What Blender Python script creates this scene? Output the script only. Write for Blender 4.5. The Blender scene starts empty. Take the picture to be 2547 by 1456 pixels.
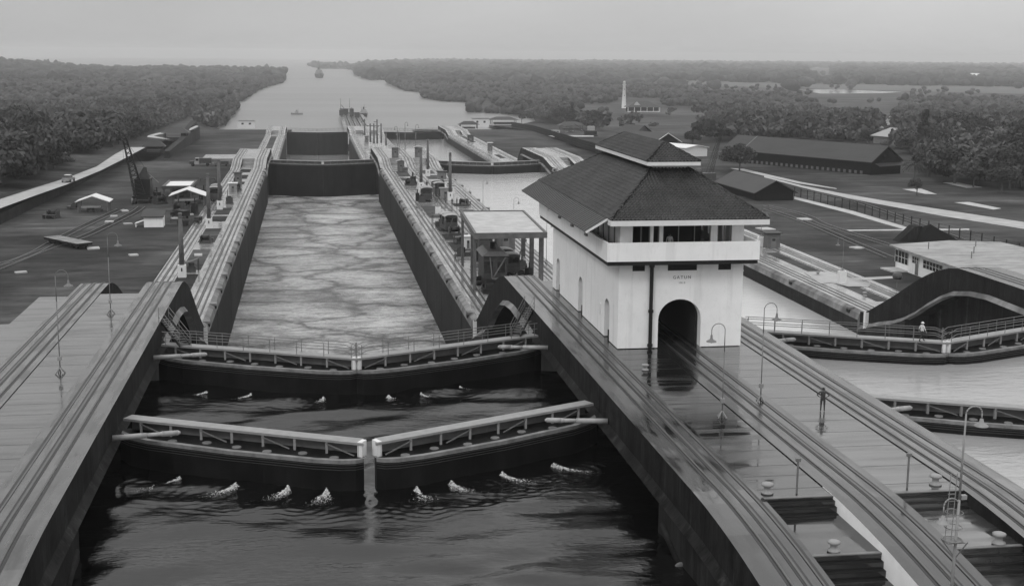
import bpy, bmesh, math, random
import numpy as np
from mathutils import Vector, Matrix
from mathutils.geometry import tessellate_polygon
random.seed(7); RNG=np.random.default_rng(11)
SC=bpy.context.scene; COL=SC.collection; R=math.radians

# ---------------------------------------------------------------- camera
CAMZ=23.2; FPX=3268.; PW=2546.; CX,CY=1273.,728.; HY=137.6; VX=765.; ROLL=.008
PIT=math.atan((CY-HY)/FPX); YAW=-math.atan2(VX-CX, FPX*math.cos(PIT)+(CY-HY)*math.sin(PIT))
cd=bpy.data.cameras.new('camera'); cam=bpy.data.objects.new('camera',cd); COL.objects.link(cam)
fw=Vector((math.sin(YAW)*math.cos(PIT),math.cos(YAW)*math.cos(PIT),-math.sin(PIT)))
rt=Vector((math.cos(YAW),-math.sin(YAW),0)); up=rt.cross(fw)
r2=rt*math.cos(ROLL)+up*math.sin(ROLL); u2=up*math.cos(ROLL)-rt*math.sin(ROLL)
cam.matrix_world=Matrix(((r2.x,u2.x,-fw.x,0),(r2.y,u2.y,-fw.y,0),(r2.z,u2.z,-fw.z,CAMZ),(0,0,0,1)))
cd.sensor_width=36; cd.lens=36*FPX/PW; cd.clip_start=.5; cd.clip_end=60000
SC.camera=cam
# ---------------------------------------------------------------- sky, sun, exposure
SUN_EL,SUN_AZ=R(36),R(-132)          # azimuth from +Y towards +X
w=bpy.data.worlds.new('World'); SC.world=w; w.use_nodes=True; nt=w.node_tree; nt.nodes.clear()
sky=nt.nodes.new('ShaderNodeTexSky'); sky.sky_type='NISHITA'; sky.sun_disc=False
sky.sun_elevation=SUN_EL; sky.sun_rotation=SUN_AZ; sky.air_density=1.0; sky.dust_density=4.0; sky.ozone_density=1.0
bw=nt.nodes.new('ShaderNodeRGBToBW'); bg=nt.nodes.new('ShaderNodeBackground'); wo=nt.nodes.new('ShaderNodeOutputWorld')
mr=nt.nodes.new('ShaderNodeMapRange'); mr.inputs['From Min'].default_value=0; mr.inputs['From Max'].default_value=20
mr.inputs['To Min'].default_value=5.6; mr.inputs['To Max'].default_value=7.2; mr.clamp=True
nt.links.new(sky.outputs[0],bw.inputs[0]); nt.links.new(bw.outputs[0],mr.inputs['Value']); tcw=nt.nodes.new('ShaderNodeTexCoord'); sx=nt.nodes.new('ShaderNodeSeparateXYZ'); nt.links.new(tcw.outputs['Generated'],sx.inputs[0])
oc=nt.nodes.new('ShaderNodeMapRange'); oc.inputs['From Min'].default_value=0; oc.inputs['From Max'].default_value=1; oc.inputs['To Min'].default_value=.41; oc.inputs['To Max'].default_value=1.2; nt.links.new(sx.outputs['Z'],oc.inputs['Value'])
ox=nt.nodes.new('ShaderNodeMapRange'); ox.inputs['From Min'].default_value=-1; ox.inputs['From Max'].default_value=1; ox.inputs['To Min'].default_value=.78; ox.inputs['To Max'].default_value=1.22; nt.links.new(sx.outputs['X'],ox.inputs['Value']); m0=nt.nodes.new('ShaderNodeMath'); m0.operation='MULTIPLY'; nt.links.new(oc.outputs[0],m0.inputs[0]); nt.links.new(ox.outputs[0],m0.inputs[1])
cn=nt.nodes.new('ShaderNodeTexNoise'); cn.inputs['Scale'].default_value=2.6; cn.inputs['Detail'].default_value=5; cmp_=nt.nodes.new('ShaderNodeMapping'); cmp_.inputs['Scale'].default_value=(1,1,3.2); nt.links.new(tcw.outputs['Generated'],cmp_.inputs[0]); nt.links.new(cmp_.outputs[0],cn.inputs['Vector'])
ca=nt.nodes.new('ShaderNodeMapRange'); ca.inputs['From Min'].default_value=.3; ca.inputs['From Max'].default_value=.7; ca.inputs['To Min'].default_value=-.42; ca.inputs['To Max'].default_value=.42; nt.links.new(cn.outputs[0],ca.inputs['Value'])
cz=nt.nodes.new('ShaderNodeMapRange'); cz.inputs['From Min'].default_value=-.05; cz.inputs['From Max'].default_value=.3; cz.inputs['To Min'].default_value=0; cz.inputs['To Max'].default_value=1; nt.links.new(sx.outputs['Z'],cz.inputs['Value'])
c1=nt.nodes.new('ShaderNodeMath'); c1.operation='MULTIPLY_ADD'; nt.links.new(ca.outputs[0],c1.inputs[0]); nt.links.new(cz.outputs[0],c1.inputs[1]); c1.inputs[2].default_value=1
c2=nt.nodes.new('ShaderNodeMath'); c2.operation='MULTIPLY'; nt.links.new(m0.outputs[0],c2.inputs[0]); nt.links.new(c1.outputs[0],c2.inputs[1]); oc=c2
ml=nt.nodes.new('ShaderNodeMath'); ml.operation='MULTIPLY'; nt.links.new(mr.outputs[0],ml.inputs[0]); nt.links.new(oc.outputs[0],ml.inputs[1]); nt.links.new(ml.outputs[0],bg.inputs[0]); nt.links.new(bg.outputs[0],wo.inputs[0])
bg.inputs[1].default_value=.15
sl=bpy.data.lights.new('sun','SUN'); sun=bpy.data.objects.new('sun',sl); COL.objects.link(sun)
sl.energy=.5; sl.angle=R(14); sl.color=(1,1,1)
sd=Vector((math.sin(SUN_AZ)*math.cos(SUN_EL),math.cos(SUN_AZ)*math.cos(SUN_EL),math.sin(SUN_EL)))
sun.rotation_euler=sd.to_track_quat('Z','Y').to_euler(); sun.location=(0,0,200)
SC.view_settings.view_transform='Standard'; SC.view_settings.look='None'; SC.view_settings.gamma=1; SC.view_settings.exposure=0.5
SC.render.engine='CYCLES'; SC.cycles.volume_max_steps=64; SC.cycles.max_bounces=6; SC.cycles.volume_bounces=3

def at(px,py,z=0.):
    a=px-CX;b=py-CY;c,s=math.cos(ROLL),math.sin(ROLL); x=a*c+b*s; y=-(-a*s+b*c)
    f=FPX*math.cos(PIT)+y*math.sin(PIT); u=-FPX*math.sin(PIT)+y*math.cos(PIT)
    X=x*math.cos(YAW)+f*math.sin(YAW); Y=-x*math.sin(YAW)+f*math.cos(YAW); t=(z-CAMZ)/u
    return (X*t,Y*t)

# ---------------------------------------------------------------- materials (a black and white photograph: all greys)
MATS={}
def mat(name,v,rough=.7,var=.25,scale=1.5,bump=0,bscale=None,spec=.5,stretch=(1,1,1),v2=None,rvar=0,wet=None,metal=0,detail=6,island=0,coarse=None,stain=None):
    if name in MATS: return MATS[name]
    m=bpy.data.materials.new(name); m.use_nodes=True; n=m.node_tree; L=n.links; b=n.nodes['Principled BSDF']
    tc=n.nodes.new('ShaderNodeTexCoord'); mp=n.nodes.new('ShaderNodeMapping'); mp.inputs['Scale'].default_value=stretch; L.new(tc.outputs['Object'],mp.inputs[0])
    nz=n.nodes.new('ShaderNodeTexNoise'); nz.inputs['Scale'].default_value=scale; nz.inputs['Detail'].default_value=detail; nz.inputs['Roughness'].default_value=.62; L.new(mp.outputs[0],nz.inputs['Vector'])
    cr=n.nodes.new('ShaderNodeMapRange'); cr.inputs['From Min'].default_value=.3; cr.inputs['From Max'].default_value=.7
    lo,hi=(v*(1-var),v*(1+var)) if v2 is None else (v,v2)
    cr.inputs['To Min'].default_value=lo; cr.inputs['To Max'].default_value=hi; L.new(nz.outputs[0],cr.inputs['Value'])
    out=cr.outputs[0]
    if coarse:
        n2=n.nodes.new('ShaderNodeTexNoise'); n2.inputs['Scale'].default_value=coarse[0]; n2.inputs['Detail'].default_value=3; L.new(tc.outputs['Object'],n2.inputs['Vector'])
        c2=n.nodes.new('ShaderNodeMapRange'); c2.inputs['From Min'].default_value=.35; c2.inputs['From Max'].default_value=.65; c2.inputs['To Min'].default_value=1-coarse[1]; c2.inputs['To Max'].default_value=1+coarse[1]; L.new(n2.outputs[0],c2.inputs['Value'])
        mm=n.nodes.new('ShaderNodeMath'); mm.operation='MULTIPLY'; L.new(out,mm.inputs[0]); L.new(c2.outputs[0],mm.inputs[1]); out=mm.outputs[0]
    if stain:
        for sv,sa,th in stain:
            ms=n.nodes.new('ShaderNodeMapping'); ms.inputs['Scale'].default_value=sv; L.new(tc.outputs['Object'],ms.inputs[0])
            ns=n.nodes.new('ShaderNodeTexNoise'); ns.inputs['Scale'].default_value=1; ns.inputs['Detail'].default_value=7; ns.inputs['Roughness'].default_value=.68; L.new(ms.outputs[0],ns.inputs['Vector'])
            cs=n.nodes.new('ShaderNodeMapRange'); cs.inputs['From Min'].default_value=th; cs.inputs['From Max'].default_value=th+.09; cs.inputs['To Min'].default_value=1; cs.inputs['To Max'].default_value=1+sa; L.new(ns.outputs[0],cs.inputs['Value'])
            mm=n.nodes.new('ShaderNodeMath'); mm.operation='MULTIPLY'; L.new(out,mm.inputs[0]); L.new(cs.outputs[0],mm.inputs[1]); out=mm.outputs[0]
    if island:
        g=n.nodes.new('ShaderNodeNewGeometry'); c3=n.nodes.new('ShaderNodeMapRange'); c3.inputs['To Min'].default_value=1-island; c3.inputs['To Max'].default_value=1+island; L.new(g.outputs['Random Per Island'],c3.inputs['Value'])
        mm=n.nodes.new('ShaderNodeMath'); mm.operation='MULTIPLY'; L.new(out,mm.inputs[0]); L.new(c3.outputs[0],mm.inputs[1]); out=mm.outputs[0]
    cc=n.nodes.new('ShaderNodeCombineColor'); 
    for i in range(3): L.new(out,cc.inputs[i])
    L.new(cc.outputs[0],b.inputs['Base Color'])
    b.inputs['Roughness'].default_value=rough; b.inputs['Specular IOR Level'].default_value=spec; b.inputs['Metallic'].default_value=metal
    if wet:   # (noise scale, dry roughness, wet roughness)
        n4=n.nodes.new('ShaderNodeTexNoise'); n4.inputs['Scale'].default_value=wet[0]; n4.inputs['Detail'].default_value=4; L.new(mp.outputs[0],n4.inputs['Vector'])
        c4=n.nodes.new('ShaderNodeMapRange'); c4.inputs['From Min'].default_value=.42; c4.inputs['From Max'].default_value=.6; c4.inputs['To Min'].default_value=wet[2]; c4.inputs['To Max'].default_value=wet[1]; L.new(n4.outputs[0],c4.inputs['Value']); L.new(c4.outputs[0],b.inputs['Roughness'])
    if bump:
        n5=n.nodes.new('ShaderNodeTexNoise'); n5.inputs['Scale'].default_value=bscale or scale*4; n5.inputs['Detail'].default_value=5; L.new(mp.outputs[0],n5.inputs['Vector'])
        bp=n.nodes.new('ShaderNodeBump'); bp.inputs['Strength'].default_value=1; bp.inputs['Distance'].default_value=bump; L.new(n5.outputs[0],bp.inputs['Height']); L.new(bp.outputs[0],b.inputs['Normal'])
    MATS[name]=m; return m
M={}
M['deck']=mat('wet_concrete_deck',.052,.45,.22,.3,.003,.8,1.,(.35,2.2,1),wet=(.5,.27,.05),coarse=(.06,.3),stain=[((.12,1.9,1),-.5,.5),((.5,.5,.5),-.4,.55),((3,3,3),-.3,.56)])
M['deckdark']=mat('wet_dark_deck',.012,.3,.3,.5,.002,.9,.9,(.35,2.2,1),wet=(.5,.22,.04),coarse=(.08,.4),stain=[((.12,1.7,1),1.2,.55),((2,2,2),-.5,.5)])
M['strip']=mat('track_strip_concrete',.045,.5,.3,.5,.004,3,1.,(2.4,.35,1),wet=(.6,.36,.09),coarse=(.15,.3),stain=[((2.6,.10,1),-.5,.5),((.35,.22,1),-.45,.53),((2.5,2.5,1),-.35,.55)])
M['striplow']=mat('sky_lit_low_track_concrete',.24,.45,.3,.5,.004,3,1.,(2.4,.35,1),wet=(.6,.36,.09),coarse=(.15,.3),stain=[((2.6,.10,1),-.45,.52),((.35,.22,1),-.4,.55),((2.5,2.5,1),-.3,.56)])  # paler copy of the track strip; grazing sky sheen painted into its colour
M['decklow']=mat('sky_lit_low_deck_concrete',.22,.4,.22,.3,.003,.8,1.,(.35,2.2,1),wet=(.5,.34,.07),coarse=(.06,.3),stain=[((.12,1.9,1),-.35,.52),((.5,.5,.5),-.4,.55)])  # paler copy of the deck, with reflected skylight put in the colour
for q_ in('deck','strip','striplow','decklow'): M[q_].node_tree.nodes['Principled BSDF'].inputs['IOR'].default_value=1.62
M['strip2']=mat('dark_track_strip',.018,.35,.3,.5,.004,3,.9,(2.4,.35,1),wet=(.6,.26,.05),coarse=(.15,.4),stain=[((2.6,.10,1),-.5,.5),((.5,.3,1),.8,.58)])  # darker track strip for the near central wall
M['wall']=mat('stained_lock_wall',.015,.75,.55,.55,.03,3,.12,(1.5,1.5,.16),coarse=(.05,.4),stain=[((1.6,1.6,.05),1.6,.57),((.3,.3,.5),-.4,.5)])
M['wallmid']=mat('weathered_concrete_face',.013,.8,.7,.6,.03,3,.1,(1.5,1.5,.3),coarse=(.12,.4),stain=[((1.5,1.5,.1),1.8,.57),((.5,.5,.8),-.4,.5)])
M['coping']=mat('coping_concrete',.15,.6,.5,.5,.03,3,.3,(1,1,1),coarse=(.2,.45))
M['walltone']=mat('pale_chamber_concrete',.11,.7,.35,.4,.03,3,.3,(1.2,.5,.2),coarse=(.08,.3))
M['white']=mat('white_painted_wall',.82,.6,.04,.6,.004,8,.3,coarse=(.15,.03),stain=[((.9,.9,.07),-.10,.54),((4,4,1.5),-.05,.55)])
M['whitewash']=mat('whitewashed_side',.8,.8,.08,.8)
M['trim']=mat('white_trim',.68,.5,.05,2)
M['tile']=mat('dark_roof_tile',.024,.5,.7,5.,.01,20,.5,coarse=(.5,.35))
M['corr']=mat('weathered_awning_sheet',.05,.5,.3,.5,.0,2,.4,(.3,4,1))
M['black']=mat('black_steel',.008,.5,.4,2,.004,10,.3)
M['gate']=mat('wet_black_gate_plate',.007,.5,.6,.5,.01,4,.12,(1,1,.25),coarse=(.3,.4))
M['fender']=mat('timber_fender',.17,.6,.4,1.2,.01,8,.4)
M['steel']=mat('pale_grey_steel',.24,.45,.15,1.5)
M['steelmid']=mat('grey_steel',.14,.5,.2,1.5)
M['rail']=mat('rail_steel',.045,.35,.3,2,metal=0,spec=.8)
M['groove']=mat('track_groove',.014,.5,.3,2)
M['glass']=mat('dark_window_glass',.012,.08,.2,2,spec=.7)
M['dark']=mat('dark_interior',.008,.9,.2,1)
M['grass']=mat('mown_grass',.055,.95,.45,.35,.05,6,.05,(.3,1,1),coarse=(.03,.45),stain=[((.05,.16,1),.5,.53),((.2,.5,1),-.35,.56),((.03,.03,1),-.3,.5)])
M['rough']=mat('rough_ground',.055,.95,.5,.05,.1,1,.1,coarse=(.012,.4))
M['road']=mat('pale_road',.36,.75,.2,.3,.01,4,.3)
M['shed']=mat('dark_shed_wall',.007,.9,.3,1,.0,2,.05,(1,1,1))
M['shedroof']=mat('grey_sheet_roof',.024,.55,.15,.15,.0,2,.4,stain=[((.12,.12,1),-.25,.5),((1.3,1.3,1),.25,.55)])
M['bark']=mat('tree_bark',.06,.9,.3,3)
M['leaf']=mat('tree_foliage',.058,.7,.3,.25,0,2,.15,island=.32,coarse=(.014,.45),stain=[((.10,.10,.10),.6,.52),((.035,.035,.05),-.35,.52)])
M['leafdark']=mat('dark_tree_foliage',.038,.7,.3,.25,0,2,.15,island=.32,coarse=(.006,.45),stain=[((.10,.10,.10),.6,.52),((.035,.035,.05),-.35,.52)])
M['leafpale']=mat('pale_tree_foliage',.065,.7,.3,.25,0,2,.3,island=.5,coarse=(.05,.2))
M['skin']=mat('skin',.22,.6,.05,5); M['cloth']=mat('dark_work_clothes',.035,.9,.2,8); M['shirt']=mat('white_shirt',.6,.9,.05,8); M['hair']=mat('dark_hair',.01,.6,.1,9); M['khaki']=mat('khaki_clothes',.12,.9,.15,8)
M['pole']=mat('weathered_concrete_pole',.10,.8,.3,1.2)
M['mach']=mat('machinery_paint',.04,.5,.4,2)
M['machpale']=mat('pale_machine_paint',.30,.5,.2,2)
M['hull']=mat('dark_hull',.03,.5,.3,1); M['sand']=mat('bare_patch',.40,.8,.2,.5)
M['foamy']=mat('water_froth',.7,.6,.1,5)
M['paleroof']=mat('pale_felt_roof',.27,.5,.3,.4,.01,3,.5,(.4,1.6,1),stain=[((.2,1.2,1),-.35,.5),((.5,.5,.5),-.3,.55)])
M['mud']=mat('pond_surface',.05,.1,.1,1)

def water_mat(name,kind):
    m=bpy.data.materials.new(name); m.use_nodes=True; n=m.node_tree; L=n.links; b=n.nodes['Principled BSDF']; N=n.nodes.new
    tc=N('ShaderNodeTexCoord')
    def mapping(sx,sy,src=None):
        q=N('ShaderNodeMapping'); q.inputs['Scale'].default_value=(sx,sy,1); L.new(src or tc.outputs['Object'],q.inputs[0]); return q.outputs[0]
    def noise(vec,s,d=5,r=.6,dist=0):
        q=N('ShaderNodeTexNoise'); q.inputs['Scale'].default_value=s; q.inputs['Detail'].default_value=d; q.inputs['Roughness'].default_value=r; q.inputs['Distortion'].default_value=dist; L.new(vec,q.inputs['Vector']); return q.outputs[0]
    def rng(x,a,b_,c,d):
        q=N('ShaderNodeMapRange'); q.inputs['From Min'].default_value=a; q.inputs['From Max'].default_value=b_; q.inputs['To Min'].default_value=c; q.inputs['To Max'].default_value=d; L.new(x,q.inputs['Value']); return q.outputs[0]
    def math_(op,a,c):
        q=N('ShaderNodeMath'); q.operation=op
        for i,x in enumerate((a,c)):
            if isinstance(x,(int,float)): q.inputs[i].default_value=x
            else: L.new(x,q.inputs[i])
        return q.outputs[0]
    def setcol(x):
        cc=N('ShaderNodeCombineColor')
        for i in range(3): L.new(x,cc.inputs[i])
        L.new(cc.outputs[0],b.inputs['Base Color'])
    def bump(h,dist,prev=None):
        q=N('ShaderNodeBump'); q.inputs['Strength'].default_value=1; q.inputs['Distance'].default_value=dist; L.new(h,q.inputs['Height'])
        if prev: L.new(prev,q.inputs['Normal'])
        return q.outputs[0]
    b.inputs['IOR'].default_value=1.33; b.inputs['Specular IOR Level'].default_value=.5
    if kind=='calm':
        b.inputs['Base Color'].default_value=(.002,.002,.002,1); b.inputs['Roughness'].default_value=.04; b.inputs['IOR'].default_value=1.48
        v=mapping(.55,1.1); h1=noise(v,.35,2,.5,.4); h2=noise(mapping(.8,2.2),1.4,4,.6,.3)
        L.new(bump(h2,.03,bump(noise(mapping(1.6,3.2),1.6,3,.5,.4),.006)),b.inputs['Normal'])
    elif kind=='smooth':
        b.inputs['Base Color'].default_value=(.30,.30,.30,1); b.inputs['Roughness'].default_value=.10; b.inputs['IOR'].default_value=1.6
        h1=noise(mapping(.5,1.4),.9,5,.65,.3); h3=noise(mapping(.10,.22),1.,4,.6,.6); L.new(bump(h1,.05,bump(h3,.06)),b.inputs['Normal'])
    elif kind=='churn':
        base=mapping(.052,.062)
        wob=N('ShaderNodeTexNoise'); wob.inputs['Scale'].default_value=1.3; wob.inputs['Detail'].default_value=7; wob.inputs['Roughness'].default_value=.6; L.new(base,wob.inputs['Vector'])
        ad=N('ShaderNodeVectorMath'); ad.operation='MULTIPLY_ADD'; L.new(wob.outputs['Color'],ad.inputs[0]); ad.inputs[1].default_value=(1.5,1.1,0); L.new(base,ad.inputs[2])
        vo=N('ShaderNodeTexVoronoi'); vo.feature='DISTANCE_TO_EDGE'; vo.inputs['Scale'].default_value=1.0; L.new(ad.outputs[0],vo.inputs['Vector'])
        edge=rng(vo.outputs['Distance'],0,.07,.34,1); soft=rng(vo.outputs['Distance'],0,.34,.5,1)
        fine=noise(mapping(.8,.9),1.1,9,.75,1.2); stre=noise(mapping(.11,.26),1.0,9,.72,1.8); big=noise(mapping(.04,.05),1.0,4,.6,1.)
        edge=math_('MAXIMUM',edge,rng(noise(mapping(.06,.09),1.,3,.5,.5),.50,.70,.0,.7)); foam=math_('MULTIPLY',edge,soft); foam=math_('MULTIPLY',foam,rng(stre,.33,.60,.32,1)); foam=math_('MULTIPLY',foam,rng(fine,.36,.6,.5,1)); foam=math_('MULTIPLY',foam,rng(big,.35,.6,.55,1.1))
        setcol(rng(foam,.02,.72,.03,.66)); b.inputs['Roughness'].default_value=.22; b.inputs['IOR'].default_value=1.4
        L.new(bump(fine,.30,bump(stre,.35,bump(vo.outputs['Distance'],.5))),b.inputs['Normal'])
    else: # sea
        b.inputs['Base Color'].default_value=(.10,.10,.10,1); b.inputs['Roughness'].default_value=.3; b.inputs['IOR'].default_value=1.45
        h1=noise(mapping(.05,.12),1.0,7,.7,.3); L.new(bump(h1,.6),b.inputs['Normal'])
        setcol(rng(noise(mapping(.0012,.006),1,5,.6,.6),.3,.7,.08,.17))
    MATS[name]=m; return m
M['w_calm']=water_mat('calm_dark_water','calm'); M['w_smooth']=water_mat('smooth_bright_water','smooth'); M['w_bright']=water_mat('silty_sky_bright_water','smooth'); M['w_bright'].node_tree.nodes['Principled BSDF'].inputs['Base Color'].default_value=(.5,.5,.5,1); M['w_churn']=water_mat('churning_water','churn'); M['w_sea']=water_mat('sea_water','sea')  # w_bright: silty tone with mirrored sky painted into its base colour

# ---------------------------------------------------------------- mesh builder
class MB:
    def __init__(s): s.v=[]; s.f=[]; s.mi=[]; s.mats=[]
    def mid(s,m):
        if m is None: return 0
        if m not in s.mats: s.mats.append(m)
        return s.mats.index(m)
    def add(s,vs,fs,m=None):
        o=len(s.v); s.v+= [tuple(v) for v in vs]; i=s.mid(m)
        for f in fs: s.f.append(tuple(o+k for k in f)); s.mi.append(i)
    def box(s,x0,x1,y0,y1,z0,z1,m=None):
        s.add([(x0,y0,z0),(x1,y0,z0),(x1,y1,z0),(x0,y1,z0),(x0,y0,z1),(x1,y0,z1),(x1,y1,z1),(x0,y1,z1)],[(0,3,2,1),(4,5,6,7),(0,1,5,4),(1,2,6,5),(2,3,7,6),(3,0,4,7)],m)
    def obox(s,c,hx,hy,hz,ang=0,m=None,tilt=0):
        rot=Matrix.Rotation(ang,3,'Z')@Matrix.Rotation(tilt,3,'X'); vs=[]
        for z in(-hz,hz):
            for x,y in((-hx,-hy),(hx,-hy),(hx,hy),(-hx,hy)): vs.append(Vector(c)+rot@Vector((x,y,z)))
        s.add(vs,[(0,3,2,1),(4,5,6,7),(0,1,5,4),(1,2,6,5),(2,3,7,6),(3,0,4,7)],m)
    def bar(s,p,q,w,h=None,m=None):
        p=Vector(p);q=Vector(q);h=h or w;d=(q-p);
        if d.length<1e-5:return
        d.normalize();u=Vector((0,0,1)) if abs(d.z)<.95 else Vector((1,0,0));a=d.cross(u).normalized()*w/2;b=a.cross(d).normalized()*h/2
        vs=[p-a-b,p+a-b,p+a+b,p-a+b,q-a-b,q+a-b,q+a+b,q-a+b]
        s.add(vs,[(0,3,2,1),(4,5,6,7),(0,1,5,4),(1,2,6,5),(2,3,7,6),(3,0,4,7)],m)
    def tube(s,p,q,r0,r1=None,n=8,m=None,caps=True):
        p=Vector(p);q=Vector(q);r1=r0 if r1 is None else r1;d=(q-p).normalized();u=Vector((0,0,1)) if abs(d.z)<.95 else Vector((1,0,0));a=d.cross(u).normalized();b=a.cross(d)
        vs=[]
        for c,r in((p,r0),(q,r1)):
            for i in range(n): t=2*math.pi*i/n; vs.append(c+a*math.cos(t)*r+b*math.sin(t)*r)
        fs=[(i,(i+1)%n,n+(i+1)%n,n+i) for i in range(n)]
        if caps: fs+= [tuple(range(n))[::-1],tuple(range(n,2*n))]
        s.add(vs,fs,m)
    def path(s,pts,r,n=6,m=None):
        for a,b in zip(pts,pts[1:]): s.tube(a,b,r,r,n,m)
    def lathe(s,c,prof,n=12,m=None):
        vs=[];fs=[];k=len(prof)
        for i in range(n):
            t=2*math.pi*i/n
            for r,z in prof: vs.append((c[0]+r*math.cos(t),c[1]+r*math.sin(t),c[2]+z))
        for i in range(n):
            j=(i+1)%n
            for q in range(k-1): fs.append((i*k+q,j*k+q,j*k+q+1,i*k+q+1))
        s.add(vs,fs,m)
    def prism(s,poly,z0,z1,m=None,top=None):
        n=len(poly); z0f=z0 if callable(z0) else (lambda x,y:z0); z1f=z1 if callable(z1) else (lambda x,y:z1)
        tri=tessellate_polygon([[Vector((x,y,0)) for x,y in poly]])
        vs=[(x,y,z0f(x,y)) for x,y in poly]+[(x,y,z1f(x,y)) for x,y in poly]
        a=sum(poly[i][0]*poly[(i+1)%n][1]-poly[(i+1)%n][0]*poly[i][1] for i in range(n))
        sd_=[(i,(i+1)%n,n+(i+1)%n,n+i) for i in range(n)]
        if a<0: sd_=[f[::-1] for f in sd_]
        s.add(vs,sd_+[tuple(t) for t in tri],m)
        s.add([vs[n+i] for i in range(n)],[tuple(t) for t in tri],top or m)
    def sheet(s,poly,z,m=None):
        tri=tessellate_polygon([[Vector((x,y,0)) for x,y in poly]]); zf=z if callable(z) else (lambda x,y:z)
        s.add([(x,y,zf(x,y)) for x,y in poly],[tuple(t) for t in tri],m)
    def strip(s,x0,x1,ys,zs,zb,m=None,top=None,dx=None):
        """solid running along Y with a top profile; zb = bottom (number or list)"""
        n=len(ys); zb=zb if isinstance(zb,(list,tuple)) else [zb]*n; dx=dx or [0]*n
        vs=[]
        for y,z,b_,d in zip(ys,zs,zb,dx): vs+=[(x0+d,y,z),(x1+d,y,z),(x1+d,y,b_),(x0+d,y,b_)]
        f=[];t=[]
        for i in range(n-1):
            a=4*i;c=a+4
            t.append((a,a+1,c+1,c)); f+= [(a+1,a+2,c+2,c+1),(a+2,a+3,c+3,c+2),(a+3,a,c,c+3)]
        f+= [(0,3,2,1),(4*n-4,4*n-3,4*n-2,4*n-1)]
        s.add(vs,f,m); s.add(vs,t,top or m)
    def obj(s,name,m=None,parent=None,smooth=False,loc=None):
        me=bpy.data.meshes.new(name); me.from_pydata(s.v,[],s.f)
        if s.mats:
            for q in s.mats: me.materials.append(M[q] if isinstance(q,str) else q)
            me.polygons.foreach_set('material_index',s.mi)
        else: me.materials.append(M[m] if isinstance(m,str) else m)
        bm=bmesh.new(); bm.from_mesh(me); bmesh.ops.recalc_face_normals(bm,faces=bm.faces) if len(me.polygons)<60000 else None; bm.to_mesh(me); bm.free()
        if smooth: me.polygons.foreach_set('use_smooth',[True]*len(me.polygons))
        o=bpy.data.objects.new(name,me); COL.objects.link(o)
        if loc: o.location=loc
        if parent is not None: o.parent=parent
        return o
def tag(o,label=None,cat=None,group=None,kind=None):
    for k,v in(('label',label),('category',cat),('group',group),('kind',kind)):
        if v: o[k]=v
    return o
def empty(name,loc=(0,0,0),label=None,cat=None,group=None,rz=0):
    o=bpy.data.objects.new(name,None); COL.objects.link(o); o.location=loc; o.rotation_euler=(0,0,rz); o.empty_display_size=.5
    return tag(o,label,cat,group)
def dup(root,loc=None,rz=None,label=None,group=None,scale=None):
    r=root.copy(); COL.objects.link(r)
    if loc is not None: r.location=loc
    if rz is not None: r.rotation_euler=(0,0,rz)
    if scale is not None: r.scale=(scale,)*3 if isinstance(scale,(int,float)) else scale
    if label: r['label']=label
    if group: r['group']=group
    for ch in root.children:
        c=ch.copy(); COL.objects.link(c); c.parent=r
        for g in ch.children:
            e=g.copy(); COL.objects.link(e); e.parent=c
    return r
def ss(a,b,x):
    t=max(0.,min(1.,(x-a)/(b-a))); return t*t*(3-2*t)
# ================================================================ levels of the flight of locks
WA,WB,WC,WD=-13.4,20.1,38.4,71.9
L1,L2,L3,SEA=-10.,-18.7,-27.,-31.
PROF=[(30,-4.3),(40,-2.9),(45,-2.2),(50,-1.5),(54,-.9),(56,-.65),(58,-.42),(60,-.25),(62,-.12),(64,-.03),(66,0),
 (134,0),(137,-.03),(139,-.3),(141,-.8),(143,-1.4),(146,-2.6),(150,-4.5),(153,-6.),(156,-7.4),(158,-8.3),(160,-9.2),(161.5,-9.8),(163,-10),
 (391,-10),(394,-9.8),(405,-8.5),(409,-8.2),(450,-8.2),(453,-8.8),(457,-11),(464,-16),(468,-18.1),(472,-18.7),
 (697,-18.7),(700,-18.5),(711,-17.2),(715,-16.9),(755,-16.9),(758,-17.5),(770,-25),(778,-27),(1170,-27)]
def _smooth(P):
    out=[]
    for i,(y,z) in enumerate(P):
        out.append((y,z))
        if i<len(P)-1:
            y2,z2=P[i+1]
            if 2<=y2-y<=16 and (abs(z2-z)>.3):
                n=max(2,int((y2-y)/1.0)); m=lambda j:0. if j<=0 or j>=len(P)-1 else (P[j+1][1]-P[j-1][1])/(P[j+1][0]-P[j-1][0])
                a=0. if (i==0 or abs(P[i][1]-P[i-1][1])<1e-6) else m(i); b_=0. if (i+2>=len(P) or abs(P[i+2][1]-z2)<1e-6) else m(i+1); h=y2-y
                for k in range(1,n):
                    t=k/n; out.append((y+h*t,(2*t**3-3*t*t+1)*z+(t**3-2*t*t+t)*h*a+(-2*t**3+3*t*t)*z2+(t**3-t*t)*h*b_))
    return out
PROF=_smooth(PROF)
def zp(y): return float(np.interp(y,[a for a,_ in PROF],[b for _,b in PROF]))
ZBP=[(130,-1.8),(134,-2.1),(138,-2.8),(141,-3.9),(144,-5.3),(147,-6.9),(150,-8.2),(153,-9.2),(157,-10.2),(163,-12)]
def zbot(y): return float(np.interp(y,[a for a,_ in ZBP],[b for _,b in ZBP])) if 120<y<170 else zp(y)-2.0
def ysin(a,b,extra=()):
    s={a,b}|{y for y,_ in PROF if a<y<b}|set(extra); return sorted(s)
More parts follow.
